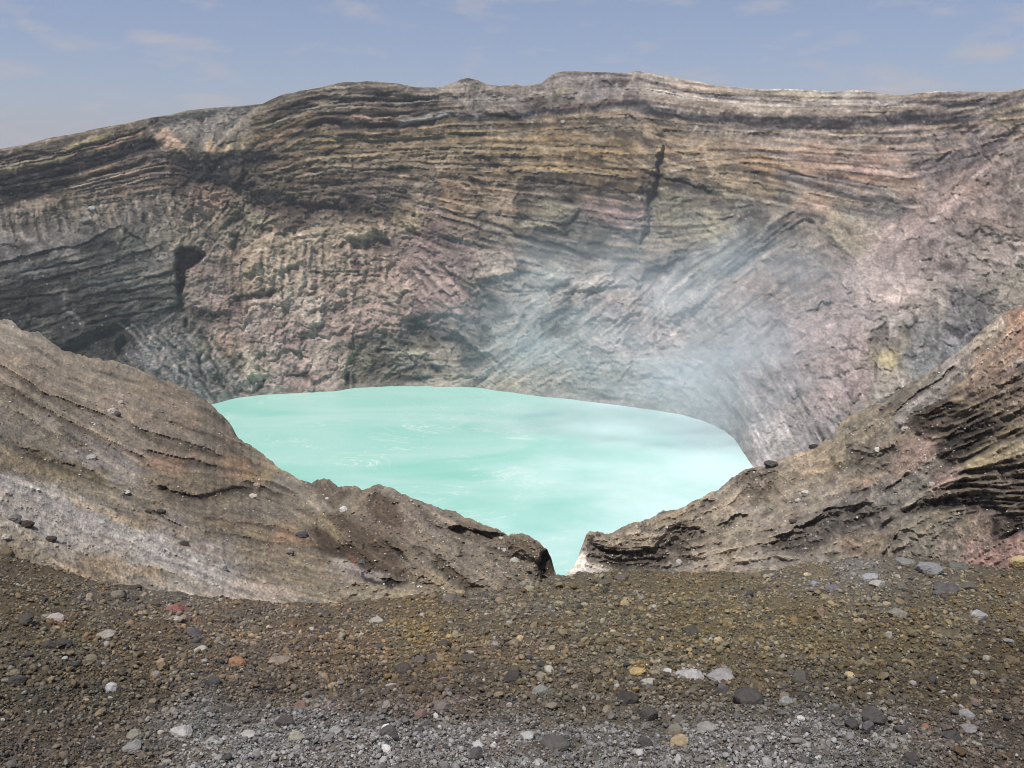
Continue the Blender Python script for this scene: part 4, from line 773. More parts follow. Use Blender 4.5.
bedr = np.clip(rr_.idw([(600,550,.25),(700,540,.15),(800,520,.3),(850,450,.15),(950,420,1.3),(980,440,1.2),(990,490,1.4),(1000,470,1.3),(900,450,.1),(1000,380,.4),(940,380,.4),(930,540,.15),(1000,550,.2),(780,480,.2)], soft=14, warp=1)[..., 0], 0, 1.4)
g0 = np.random.RandomState(5).randn(*rx_.shape)
qrx = rx_ + 1.4 * rr_.wx; qry = ry_ + 1.4 * rr_.wy
tA2 = facets(qrx / 20, qry / 12, 5)[2]; fB2, jB2, tB2 = facets(qrx / 8, qry / 4.5, 6); outc = np.zeros_like(rx_)
rfr = ridged(qrx / 17, qry / 12, 6, 273, .6); rfr = (rfr - rfr.mean()) / rfr.std()
crr = np.exp(-((perlin(qrx / 17 + qry / 30, qry / 11 + qrx / 40, 250) + .3 * perlin(qrx / 6, qry / 5, 251)) / .05) ** 2) * np.clip(.3 + 1.3 * fbm(rx_ / 40, ry_ / 30, 3, 253), 0, 1)
rr_tex = np.exp(1.15 * np.clip(.14 * rfr - .4 * crr + .06 * g0 + bedr * (.2 * b1 + .18 * b2) + .06 * b3 + .2 * h1 + .1 * rgr + .05 * g0, -.8, .6))[..., None]
h = (np.clip(h1 * .4 + b3 * .4, -1.4, 1.4) * .05)[..., None]; rr_.col *= np.concatenate([1 + h, 1 + 0 * h, 1 - 1.6 * h], -1)
L, S_, P_ = rr_.line, rr_.step, rr_.poly
for a, w, r, u_, c, al in [  # ledges; the dark colours paint in the shade below each overhang
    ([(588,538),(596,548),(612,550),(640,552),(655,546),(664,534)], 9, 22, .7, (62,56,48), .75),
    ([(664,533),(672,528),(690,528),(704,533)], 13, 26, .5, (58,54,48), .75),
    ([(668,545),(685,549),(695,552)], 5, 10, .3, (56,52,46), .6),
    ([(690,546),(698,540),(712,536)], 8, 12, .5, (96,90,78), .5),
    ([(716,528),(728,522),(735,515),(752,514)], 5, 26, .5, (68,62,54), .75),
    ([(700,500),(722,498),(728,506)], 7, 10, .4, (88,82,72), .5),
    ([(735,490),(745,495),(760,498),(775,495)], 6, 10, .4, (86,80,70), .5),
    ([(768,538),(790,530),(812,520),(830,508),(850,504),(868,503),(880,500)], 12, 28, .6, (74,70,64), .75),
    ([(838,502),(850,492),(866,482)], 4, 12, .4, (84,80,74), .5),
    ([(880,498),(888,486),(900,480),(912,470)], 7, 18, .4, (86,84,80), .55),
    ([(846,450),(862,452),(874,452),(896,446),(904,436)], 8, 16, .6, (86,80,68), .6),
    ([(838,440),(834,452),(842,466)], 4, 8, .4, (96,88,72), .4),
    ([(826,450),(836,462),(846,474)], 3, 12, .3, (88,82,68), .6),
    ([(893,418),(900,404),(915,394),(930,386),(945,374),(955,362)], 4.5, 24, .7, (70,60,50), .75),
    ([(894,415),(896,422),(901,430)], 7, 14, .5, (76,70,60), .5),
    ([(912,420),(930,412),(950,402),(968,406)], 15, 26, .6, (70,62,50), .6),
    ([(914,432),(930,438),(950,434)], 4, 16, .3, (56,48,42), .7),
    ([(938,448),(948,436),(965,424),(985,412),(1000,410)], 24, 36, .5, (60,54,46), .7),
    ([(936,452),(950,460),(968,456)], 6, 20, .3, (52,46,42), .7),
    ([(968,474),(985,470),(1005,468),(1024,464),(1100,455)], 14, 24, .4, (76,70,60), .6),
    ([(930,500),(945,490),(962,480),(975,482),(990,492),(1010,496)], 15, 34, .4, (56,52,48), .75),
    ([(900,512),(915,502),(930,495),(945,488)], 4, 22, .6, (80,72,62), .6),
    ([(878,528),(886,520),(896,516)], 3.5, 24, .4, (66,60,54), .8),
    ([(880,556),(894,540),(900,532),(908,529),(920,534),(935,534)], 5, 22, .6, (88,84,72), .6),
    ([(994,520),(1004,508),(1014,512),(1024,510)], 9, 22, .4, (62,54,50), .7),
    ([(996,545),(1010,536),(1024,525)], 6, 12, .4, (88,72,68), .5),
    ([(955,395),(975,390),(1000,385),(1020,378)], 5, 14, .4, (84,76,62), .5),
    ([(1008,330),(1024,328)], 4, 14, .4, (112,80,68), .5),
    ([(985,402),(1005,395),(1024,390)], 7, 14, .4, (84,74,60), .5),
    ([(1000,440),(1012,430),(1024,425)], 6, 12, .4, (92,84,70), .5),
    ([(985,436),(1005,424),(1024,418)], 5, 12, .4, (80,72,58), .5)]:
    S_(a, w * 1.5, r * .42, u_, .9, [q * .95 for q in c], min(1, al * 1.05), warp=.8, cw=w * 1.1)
for pts, c, al, so_, rl in [  # outcrops; lit caps and shaded undersides are painted into the rock colour
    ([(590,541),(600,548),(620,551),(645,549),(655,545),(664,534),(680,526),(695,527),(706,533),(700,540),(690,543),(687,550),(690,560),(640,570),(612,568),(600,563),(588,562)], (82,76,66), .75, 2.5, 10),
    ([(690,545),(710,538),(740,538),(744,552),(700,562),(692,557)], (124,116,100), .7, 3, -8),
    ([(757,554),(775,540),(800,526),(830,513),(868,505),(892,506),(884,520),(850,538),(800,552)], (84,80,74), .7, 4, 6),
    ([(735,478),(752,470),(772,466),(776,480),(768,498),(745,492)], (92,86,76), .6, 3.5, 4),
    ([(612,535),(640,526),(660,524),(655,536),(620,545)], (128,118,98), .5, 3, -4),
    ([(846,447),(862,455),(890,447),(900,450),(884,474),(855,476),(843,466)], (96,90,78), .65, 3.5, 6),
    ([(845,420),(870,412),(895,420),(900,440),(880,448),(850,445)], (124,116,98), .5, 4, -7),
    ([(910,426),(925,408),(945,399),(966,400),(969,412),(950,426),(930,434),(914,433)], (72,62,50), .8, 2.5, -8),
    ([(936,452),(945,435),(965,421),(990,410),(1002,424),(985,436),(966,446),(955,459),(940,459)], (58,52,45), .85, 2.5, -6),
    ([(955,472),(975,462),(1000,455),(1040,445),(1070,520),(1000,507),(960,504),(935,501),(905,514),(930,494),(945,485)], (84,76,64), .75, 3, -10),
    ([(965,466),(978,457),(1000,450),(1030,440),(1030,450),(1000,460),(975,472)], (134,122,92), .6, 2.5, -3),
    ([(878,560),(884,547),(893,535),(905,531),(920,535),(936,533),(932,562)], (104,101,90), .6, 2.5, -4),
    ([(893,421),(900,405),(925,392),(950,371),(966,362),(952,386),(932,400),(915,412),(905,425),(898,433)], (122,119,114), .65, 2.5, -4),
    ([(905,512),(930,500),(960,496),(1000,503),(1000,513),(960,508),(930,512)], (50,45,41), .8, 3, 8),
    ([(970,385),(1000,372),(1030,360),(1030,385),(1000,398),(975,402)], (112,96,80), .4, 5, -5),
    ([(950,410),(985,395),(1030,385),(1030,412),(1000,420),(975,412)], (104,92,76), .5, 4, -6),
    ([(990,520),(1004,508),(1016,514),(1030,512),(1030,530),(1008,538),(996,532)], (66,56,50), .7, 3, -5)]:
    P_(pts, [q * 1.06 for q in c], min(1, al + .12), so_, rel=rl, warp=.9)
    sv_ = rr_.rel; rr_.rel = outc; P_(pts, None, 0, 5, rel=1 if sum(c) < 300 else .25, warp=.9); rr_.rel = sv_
np.clip(outc, 0, 1.2, out=outc)
rr_.col *= np.exp(-outc * (.3 * jB2 - .3 * fB2 + .1))[..., None]
for k in range(7): L([(960,484+k*4.2),(985,481+k*4.5),(1005,483+k*4),(1040,478+k*4)], 1.0, (52,46,40), .4, 3.5, warp=.8, brk=.5)
for k in range(5): L([(914+k,414+k*4),(935,409+k*5),(965,405+k*5)], .9, (54,46,38), .38, 3, warp=.8, brk=.5)
for k in range(7): L([(942+2*k,440+k*2.6),(962,430+k*3.6),(990,420+k*3)], .9, (46,42,38), .38, 3, warp=.8, brk=.5)
for k in range(5): L([(592,546+k*4),(620,549+k*4),(655,548+k*4)], .9, (70,64,54), .4, 3, warp=.4, brk=.5)
P_([(564,580),(572,566),(580,552),(587,554),(584,568),(574,582)], (214,208,198), .8, 3, warp=1); L([(572,577),(578,566),(582,556)], 1.6, (176,170,130), .5)
P_([(905,440),(925,436),(938,452),(925,465),(905,475),(893,468),(900,452)], (140,116,104), .5, 5); P_([(932,475),(950,466),(962,462),(960,480),(945,488),(932,486)], (142,116,106), .5, 4)
P_([(1010,310),(1030,300),(1060,330),(1030,362),(1016,350),(1018,330)], (164,118,98), .35, 5); P_([(985,555),(1000,545),(1040,535),(1040,580),(985,580)], (148,118,106), .4, 6)
L([(968,350),(985,335),(1005,318)], 5, (160,150,134), .6, warp=.8); P_([(1000,455),(970,462),(978,475),(985,468),(1010,458)], (130,116,84), .6, 3)
rr_.col *= 1.18
rr_.col *= rr_tex
rr_.broken_beds(420, 9, 570, 1100, rtop, crest, np.clip(.35 + .5 * fbm(rx_ / 50, ry_ / 25, 3, 190) + .4 * outc, .05, 1), 6, 50, 2.2, 3.5, .5, .1)
rr_.col *= 1.08
rr_.relf = 1.15 * rr_.rel + bedr * (-1.8 * b1 - 2.6 * b2) * .7 - 2.0 * b3 - 8 * rgr - .9 * rfr - 1.2 * h1 + 2 * crr - .5 * g0 - outc * (4 * tA2 + 2.6 * tB2 + 1.6 * rfr)
tp = np.clip((ry_ - rtop(rx_)) / 3, 0.4, 1); rr_.relf *= tp
sp = np.random.RandomState(29).rand(*rx_.shape) > 0.9965
rr_.col[sp] = rr_.col[sp] * .35 + lin((200,190,180)) * .65
near_surface('ridge', rr_, rtop, rbot, rYt, rYb, 557, 1288, 1100, 420, .85, M_slope, (-.3, 1))
def left_pt(px, py): return at(px, py, near_depth(ltop, lbot, lYt, lYb, px, py) * (1 + ls.get(ls.relf, px, py) / F))
def right_pt(px, py): return at(px, py, near_depth(rtop, rbot, rYt, rYb, px, py) * (1 + .85 * rr_.get(rr_.relf, px, py) / F))
def wall_pt(px, py):
    t = (py - skyline(px)) / (shore(px) - skyline(px)); YS = y_on_plane(px, shore(px), LAKE_Z)
    YS = ysf(px) * (1 - t ** 8) + YS * t ** 8
    return at(px, py, 1.0 / ((1 - t) / Yrim(px) + t / YS) * (1 + .95 * wall.get(relw, px, py) / F))

# ================================================================== LAKE
lk = [(x, float(shore(x))) for x in np.arange(-200, 1201, 6)]
far = np.array([at(x, y, y_on_plane(x, y, LAKE_Z)) for x, y in lk])
cen = np.array([20.0, 300.0])
out = far[:, :2] - cen; out /= np.linalg.norm(out, axis=1)[:, None]; far[:, :2] += out * 9
near = far.copy(); near[:, 1] = 130; near[:, 0] *= .8
rows = np.array([far * (1 - k) + near * k for k in np.linspace(0, 1, 60)]); rows[..., 2] = LAKE_Z
m = bpy.data.materials.new('lake_water'); m.use_nodes = True; N = m.node_tree.nodes; Lk = m.node_tree.links; b = N['Principled BSDF']
tc = N.new('ShaderNodeTexCoord')
mp = N.new('ShaderNodeMapping'); mp.inputs['Scale'].default_value = (.012, .03, 1); mp.inputs['Rotation'].default_value = (0, 0, .15); Lk.new(tc.outputs['Object'], mp.inputs['Vector'])
n1 = N.new('ShaderNodeTexNoise'); n1.inputs['Scale'].default_value = 1.0; n1.inputs['Detail'].default_value = 5; n1.inputs['Distortion'].default_value = 1.2; Lk.new(mp.outputs['Vector'], n1.inputs['Vector'])
r1 = N.new('ShaderNodeValToRGB'); r1.color_ramp.elements[0].position = .36; r1.color_ramp.elements[1].position = .7
r1.color_ramp.elements[0].color = (*(.76 * lin((148,216,198), .04)), 1); r1.color_ramp.elements[1].color = (*(.80 * lin((180,222,212), .06)), 1); Lk.new(n1.outputs['Fac'], r1.inputs['Fac'])
# thin foam streaks: narrow bands of a distorted noise
mp2 = N.new('ShaderNodeMapping'); mp2.inputs['Scale'].default_value = (.016, .04, 1); mp2.inputs['Location'].default_value = (3.1, 1.7, 0); Lk.new(tc.outputs['Object'], mp2.inputs['Vector'])
n2 = N.new('ShaderNodeTexNoise'); n2.inputs['Detail'].default_value = 7; n2.inputs['Roughness'].default_value = .6; n2.inputs['Scale'].default_value = 1.2; n2.inputs['Distortion'].default_value = 2.0; Lk.new(mp2.outputs['Vector'], n2.inputs['Vector'])
r2 = N.new('ShaderNodeValToRGB'); e = r2.color_ramp.elements; e[0].position = .485; e[0].color = (0, 0, 0, 1); e[1].position = .5; e[1].color = (1, 1, 1, 1); x_ = e.new(.515); x_.color = (0, 0, 0, 1)
Lk.new(n2.outputs['Fac'], r2.inputs['Fac'])
n3 = N.new('ShaderNodeTexNoise'); n3.inputs['Scale'].default_value = .035; n3.inputs['Detail'].default_value = 4; Lk.new(tc.outputs['Object'], n3.inputs['Vector'])
r3 = N.new('ShaderNodeMapRange'); r3.inputs['From Min'].default_value = .46; r3.inputs['From Max'].default_value = .62; Lk.new(n3.outputs['Fac'], r3.inputs['Value'])
mm = N.new('ShaderNodeMath'); mm.operation = 'MULTIPLY'; Lk.new(r2.outputs['Color'], mm.inputs[0]); Lk.new(r3.outputs['Result'], mm.inputs[1])
mm2 = N.new('ShaderNodeMath'); mm2.operation = 'MULTIPLY'; mm2.inputs[1].default_value = .9; Lk.new(mm.outputs[0], mm2.inputs[0])
mx = N.new('ShaderNodeMixRGB'); mx.inputs['Color2'].default_value = (*(.86 * lin((214,230,214), .1)), 1); Lk.new(mm2.outputs[0], mx.inputs['Fac'])
sx_ = N.new('ShaderNodeSeparateXYZ'); Lk.new(tc.outputs['Object'], sx_.inputs[0])
adx = N.new('ShaderNodeMath'); adx.operation = 'MULTIPLY_ADD'; adx.inputs[1].default_value = 160; Lk.new(n3.outputs['Fac'], adx.inputs[0]); Lk.new(sx_.outputs['X'], adx.inputs[2])
rx2 = N.new('ShaderNodeMapRange'); rx2.interpolation_type = 'SMOOTHSTEP'; rx2.inputs['From Min'].default_value = 50; rx2.inputs['From Max'].default_value = 180; rx2.inputs['To Max'].default_value = .85; Lk.new(adx.outputs[0], rx2.inputs['Value'])
mxr = N.new('ShaderNodeMixRGB'); mxr.inputs['Color2'].default_value = (*(.98 * lin((206,228,228), .05)), 1); Lk.new(rx2.outputs[0], mxr.inputs['Fac']); Lk.new(r1.outputs['Color'], mxr.inputs['Color1']); Lk.new(mxr.outputs['Color'], mx.inputs['Color1'])  # milky right side, paler still to offset the gas plume's shade
Lk.new(mx.outputs['Color'], b.inputs['Base Color']); b.inputs['Roughness'].default_value = .35; b.inputs['Specular IOR Level'].default_value = .3
nb = N.new('ShaderNodeTexNoise'); nb.inputs['Scale'].default_value = .6; nb.inputs['Detail'].default_value = 5; Lk.new(tc.outputs['Object'], nb.inputs['Vector'])
bp = N.new('ShaderNodeBump'); bp.inputs['Strength'].default_value = .25; bp.inputs['Distance'].default_value = .3; Lk.new(nb.outputs['Fac'], bp.inputs['Height']); Lk.new(bp.outputs['Normal'], b.inputs['Normal'])
o = mesh_obj('lake', rows, grid_faces(60, len(lk)), m); tag(o, kind='structure')

# far ground sheet beyond the volcano
m = bpy.data.materials.new('far_land'); m.use_nodes = True; m.node_tree.nodes['Principled BSDF'].inputs['Base Color'].default_value = (.1, .11, .06, 1); m.node_tree.nodes['Principled BSDF'].inputs['Roughness'].default_value = 1
n = m.node_tree.nodes.new('ShaderNodeTexNoise'); n.inputs['Scale'].default_value = .004; n.inputs['Detail'].default_value = 8
r = m.node_tree.nodes.new('ShaderNodeValToRGB'); r.color_ramp.elements[0].color = (.06, .08, .03, 1); r.color_ramp.elements[1].color = (.16, .15, .09, 1)
t = m.node_tree.nodes.new('ShaderNodeTexCoord'); m.node_tree.links.new(t.outputs['Object'], n.inputs['Vector']); m.node_tree.links.new(n.outputs['Fac'], r.inputs['Fac']); m.node_tree.links.new(r.outputs['Color'], m.node_tree.nodes['Principled BSDF'].inputs['Base Color'])
g = np.linspace(-9000, 9000, 41); GX, GY = np.meshgrid(g, g); GZ = np.full_like(GX, -165.0) + 25 * fbm(GX / 2500, GY / 2500, 3, 2) - 20
o = mesh_obj('terrain', np.stack([GX, GY, GZ], -1), grid_faces(41, 41)[:, ::-1], m); tag(o, kind='structure')

# ================================================================== STONES
def ico(sub):
    p = (1 + 5 ** .5) / 2
    v = [(-1,p,0),(1,p,0),(-1,-p,0),(1,-p,0),(0,-1,p),(0,1,p),(0,-1,-p),(0,1,-p),(p,0,-1),(p,0,1),(-p,0,-1),(-p,0,1)]
    f = [(0,11,5),(0,5,1),(0,1,7),(0,7,10),(0,10,11),(1,5,9),(5,11,4),(11,10,2),(10,7,6),(7,1,8),(3,9,4),(3,4,2),(3,2,6),(3,6,8),(3,8,9),(4,9,5),(2,4,11),(6,2,10),(8,6,7),(9,8,1)]
    v = [np.array(a) / np.linalg.norm(a) for a in v]
    for _ in range(sub):
        c = {}; nf = []
        def mid(a, b_):
            k = (min(a, b_), max(a, b_))
            if k not in c: q = v[a] + v[b_]; v.append(q / np.linalg.norm(q)); c[k] = len(v) - 1
            return c[k]
        for a, b_, d in f:
            x, y, z = mid(a, b_), mid(b_, d), mid(d, a); nf += [(a, x, z), (b_, y, x), (d, z, y), (x, y, z)]
        f = nf
    return np.array(v), np.array(f)
def stone_shape(sub, rs, cuts=9, hard=.75):
    """an angular stone: a ball with planes cut off it and a little roughness"""
    v, f = ico(sub)
    r = np.ones(len(v))
    for _ in range(cuts):
        n = rs.randn(3); n /= np.linalg.norm(n); d = rs.uniform(.55, .9); dt = v @ n
        r = np.where(dt > 0, np.minimum(r, d / np.maximum(dt, 1e-3)), r)
    r = r * hard + (1 - hard) + rs.randn(len(v)) * (.05 if sub < 3 else .018)
    return v * r[:, None], f
rs = np.random.RandomState(77)
protos0 = [stone_shape(0, rs, 3) for _ in range(14)]; protos1 = [stone_shape(1, rs, 8) for _ in range(22)]; protos2 = [stone_shape(2, rs, 10) for _ in range(10)]
def rotm(rs, tilt=.5):
    a = rs.rand() * 6.283; b_ = rs.randn() * tilt; c = rs.randn() * tilt
    ca, sa, cb, sb, cc, sc = math.cos(a), math.sin(a), math.cos(b_), math.sin(b_), math.cos(c), math.sin(c)
    return np.array([[ca, -sa, 0], [sa, ca, 0], [0, 0, 1]]) @ np.array([[1, 0, 0], [0, cb, -sb], [0, sb, cb]]) @ np.array([[cc, 0, sc], [0, 1, 0], [-sc, 0, cc]])
def bake_stones(name, pts, rad, cols, mat, level, label=None, cat=None):
    vs, fs, cs = [], [], []; n = 0
    for p, r, c, lv in zip(pts, rad, cols, level):
        pv, pf = (protos0, protos1, protos2)[lv][rs.randint((14, 22, 10)[lv])]
        sc_ = np.array([rs.uniform(.8, 1.35), rs.uniform(.7, 1.1), rs.uniform(.5, .8)]) * r
        q = (pv * sc_) @ rotm(rs, .35).T
        vs.append(q + p); fs.append(pf + n); cs.append(np.tile(c, (len(q), 1))); n += len(q)
    return mesh_obj(name, np.concatenate(vs), np.concatenate(fs), mat, np.concatenate(cs), smooth=False)
def fg_surface(px, py):
    p = fg_point(px, py); u, v = p[..., 0], p[..., 1]
    p[..., 2] += 0.05 * fbm(u / 1.4, v / 1.4, 3, 12) + 0.035 * fbm(u / .35, v / .35, 4, 13) + .012
    return p
M_stone = rock_mat('loose_stone', 24.0, 0.5, 0.3, 0.012)
# gravel: positions even over the ground, sizes like the photograph's
NG = 145000
gx = rs.uniform(-130, 1150, NG); _o = rs.rand(NG) < .2; gx = np.where(_o, np.where(rs.rand(NG) < .5, rs.uniform(-900, -130, NG), rs.uniform(1150, 1900, NG)), gx); gt = rs.rand(NG) ** .95
gy = crest(gx) - 1 + gt * (800 - crest(gx))
dep = fg_depth(gx, gy)
zone = np.clip((gy - 690 - 8 * fbm(gx / 80, gy * 0, 3, 3)) / 40, 0, 1)     # paler, finer ash with pebbles towards the camera
mpx = np.exp(rs.randn(NG) * .52) * (.85 + .62 * (gy - 560) / 200)        # radius in pixels
big = rs.rand(NG) < .03; mpx = mpx * (1 - .28 * zone); mpx = np.where(big, mpx * 1.9, mpx); mpx = np.clip(mpx, .7, 6.0)
rad = mpx * dep / F
P = fg_surface(gx, gy); P[:, 2] += rad * rs.uniform(-.2, .7, NG)
bc_ = fg.get(fg.col, gx, np.minimum(gy, 776)) * WARM * [1.0, .985, .92] * 1.1
tone = np.exp(rs.randn(NG) * .3 + .22 * fbm(gx / 60, gy / 18, 4, 301) - .06); hj = rs.randn(NG) * .07
gc = bc_ * tone[:, None] * np.stack([1 + hj, np.ones(NG), 1 - 1.5 * hj], -1) * 1.06
pal = [((66,64,64), .07), ((140,136,130), .018), ((160,155,148), .001), ((136,118,84), .014), ((120,92,76), .006), ((84,81,84), .015), ((124,120,106), .025)]
q = rs.rand(NG); lo = 0
for c, pr in pal:
    sel = (q >= lo) & (q < lo + pr); gc[sel] = lin(c) * rs.uniform(.75, 1.2, sel.sum())[:, None]; lo += pr
zz = (zone * np.clip((gx - 120) / 80, 0, 1) * np.clip((960 - gx) / 90, 0, 1))[:, None]; gl_ = gc.mean(1, keepdims=True); gc = gc * (1 - .75 * zz) + gl_ * 1.22 * .75 * zz
lev = np.where(mpx > 2.6, 1, 0); lev = np.where(mpx > 5.2, 2, lev)
o = bake_stones('gravel', P, rad, np.clip(gc, .012, .65), M_stone, lev); tag(o, 'loose brown and grey volcanic gravel covering the rim in front', 'gravel', kind='stuff')
# small stones strewn over the two slopes
def strew(name, fn, x0, x1, top, bot, n, label, dens, seed, base, pale):
    r2_ = np.random.RandomState(seed)
    sx = r2_.uniform(x0, x1, n); sy = top(sx) + 3 + r2_.rand(n) * np.maximum(bot(sx) - top(sx) - 6, 1)
    keep = r2_.rand(n) < dens(sx, sy); sx, sy = sx[keep], sy[keep]; n = len(sx)
    p = fn(sx, sy); mp_ = np.clip(np.exp(r2_.randn(n) * .4) * .62, .35, 1.9); ra = mp_ * np.linalg.norm(p - [0, 0, CAMZ], axis=1) / F
    c = np.where((r2_.rand(n) < pale)[:, None], lin((186,178,166)), base(sx, sy)) * r2_.uniform(.6, 1.15, n)[:, None]
    p = p + [0, 0, .0] ; p[:, 2] += ra * .35
    o = bake_stones(name, p, ra, np.clip(c, .02, .7), M_stone, np.zeros(n, int)); tag(o, label, 'stones', kind='stuff')
strew('scattered_stones', left_pt, -60, 550, ltop, crest, 9000, 'small pale and dark stones strewn over the ash slope left of the lake', lambda x, y: .25 + .5 * np.exp(-((x - 130) / 90) ** 2 - ((y - 425) / 30) ** 2) + .3 * np.exp(-((x - 330) / 90) ** 2 - ((y - 500) / 30) ** 2) + .25 * (x > 400), 5, lambda x, y: ls.get(ls.col, x, y) * .9, .32)
strew('scattered_stones', right_pt, 600, 1080, rtop, crest, 9000, 'small pale and reddish stones strewn over the rocky ridge right of the lake', lambda x, y: .2 + .75 * np.exp(-((x - 915) / 25) ** 2 - ((y - 460) / 18) ** 2) + .7 * np.exp(-((x - 945) / 16) ** 2 - ((y - 475) / 12) ** 2) + .4 * np.exp(-((x - 860) / 50) ** 2 - ((y - 490) / 20) ** 2) + .4 * np.exp(-((x - 990) / 22) ** 2 - ((y - 525) / 16) ** 2), 6, lambda x, y: rr_.get(rr_.col, x, y) * 1.05, .38)
# individually visible rocks: (surface, px, py, width px, height px, colour, tilt, label)
def add_rock(i, fn, px, py, wpx, hpx, col, label, group, name='rock', cat='rock', sub=3):
    r3_ = np.random.RandomState(500 + i)
    v, f = stone_shape(sub, r3_, 11, .9)
    ang = r3_.rand() * 6.28; v = v @ rotm(r3_, 1.5).T
    lo_, hi_ = v.min(0), v.max(0); v = (v - (lo_ + hi_) / 2) / ((hi_ - lo_) / 2)
    v *= (1 + .05 * fbm(v[:, 0] * 2.2 + i, v[:, 1] * 2.2 + v[:, 2], 4, 9)[:, None])
    base = np.array(fn(np.float64(px), np.float64(py + hpx * .32)), float).reshape(3)
    d = np.linalg.norm(base - [0, 0, CAMZ]); w = wpx * d / F / 2; hh = hpx * d / F / 2
    v = v * [w, w * r3_.uniform(.75, .95), hh * 1.08]
    cc = (.72 * lin(col, .45) + .2 * (np.array(fg.get(fg.col, np.float64(px), np.float64(min(py, 776)))).reshape(3) * WARM * 1.2 if fn is fg_surface else lin(col))) * np.exp(.16 * fbm(v[:, 0] / w * 2 + i, (v[:, 1] + v[:, 2]) / w * 2, 4, 3))[:, None]
    o = mesh_obj(name, v, f, M_stone, np.clip(cc, .01, .8), smooth=False)
    o.location = (base[0], base[1], base[2] + hh * .38)
    tag(o, label, cat, group); return o
GF = 'larger rocks lying in the gravel in front'; GL = 'rocks on the slope left of the lake'; GR = 'rocks on the ridge right of the lake'
DK = (60, 58, 62); DB = (72, 64, 60); GY = (112, 110, 108); PA = (168, 164, 156); PW = (192, 188, 180)
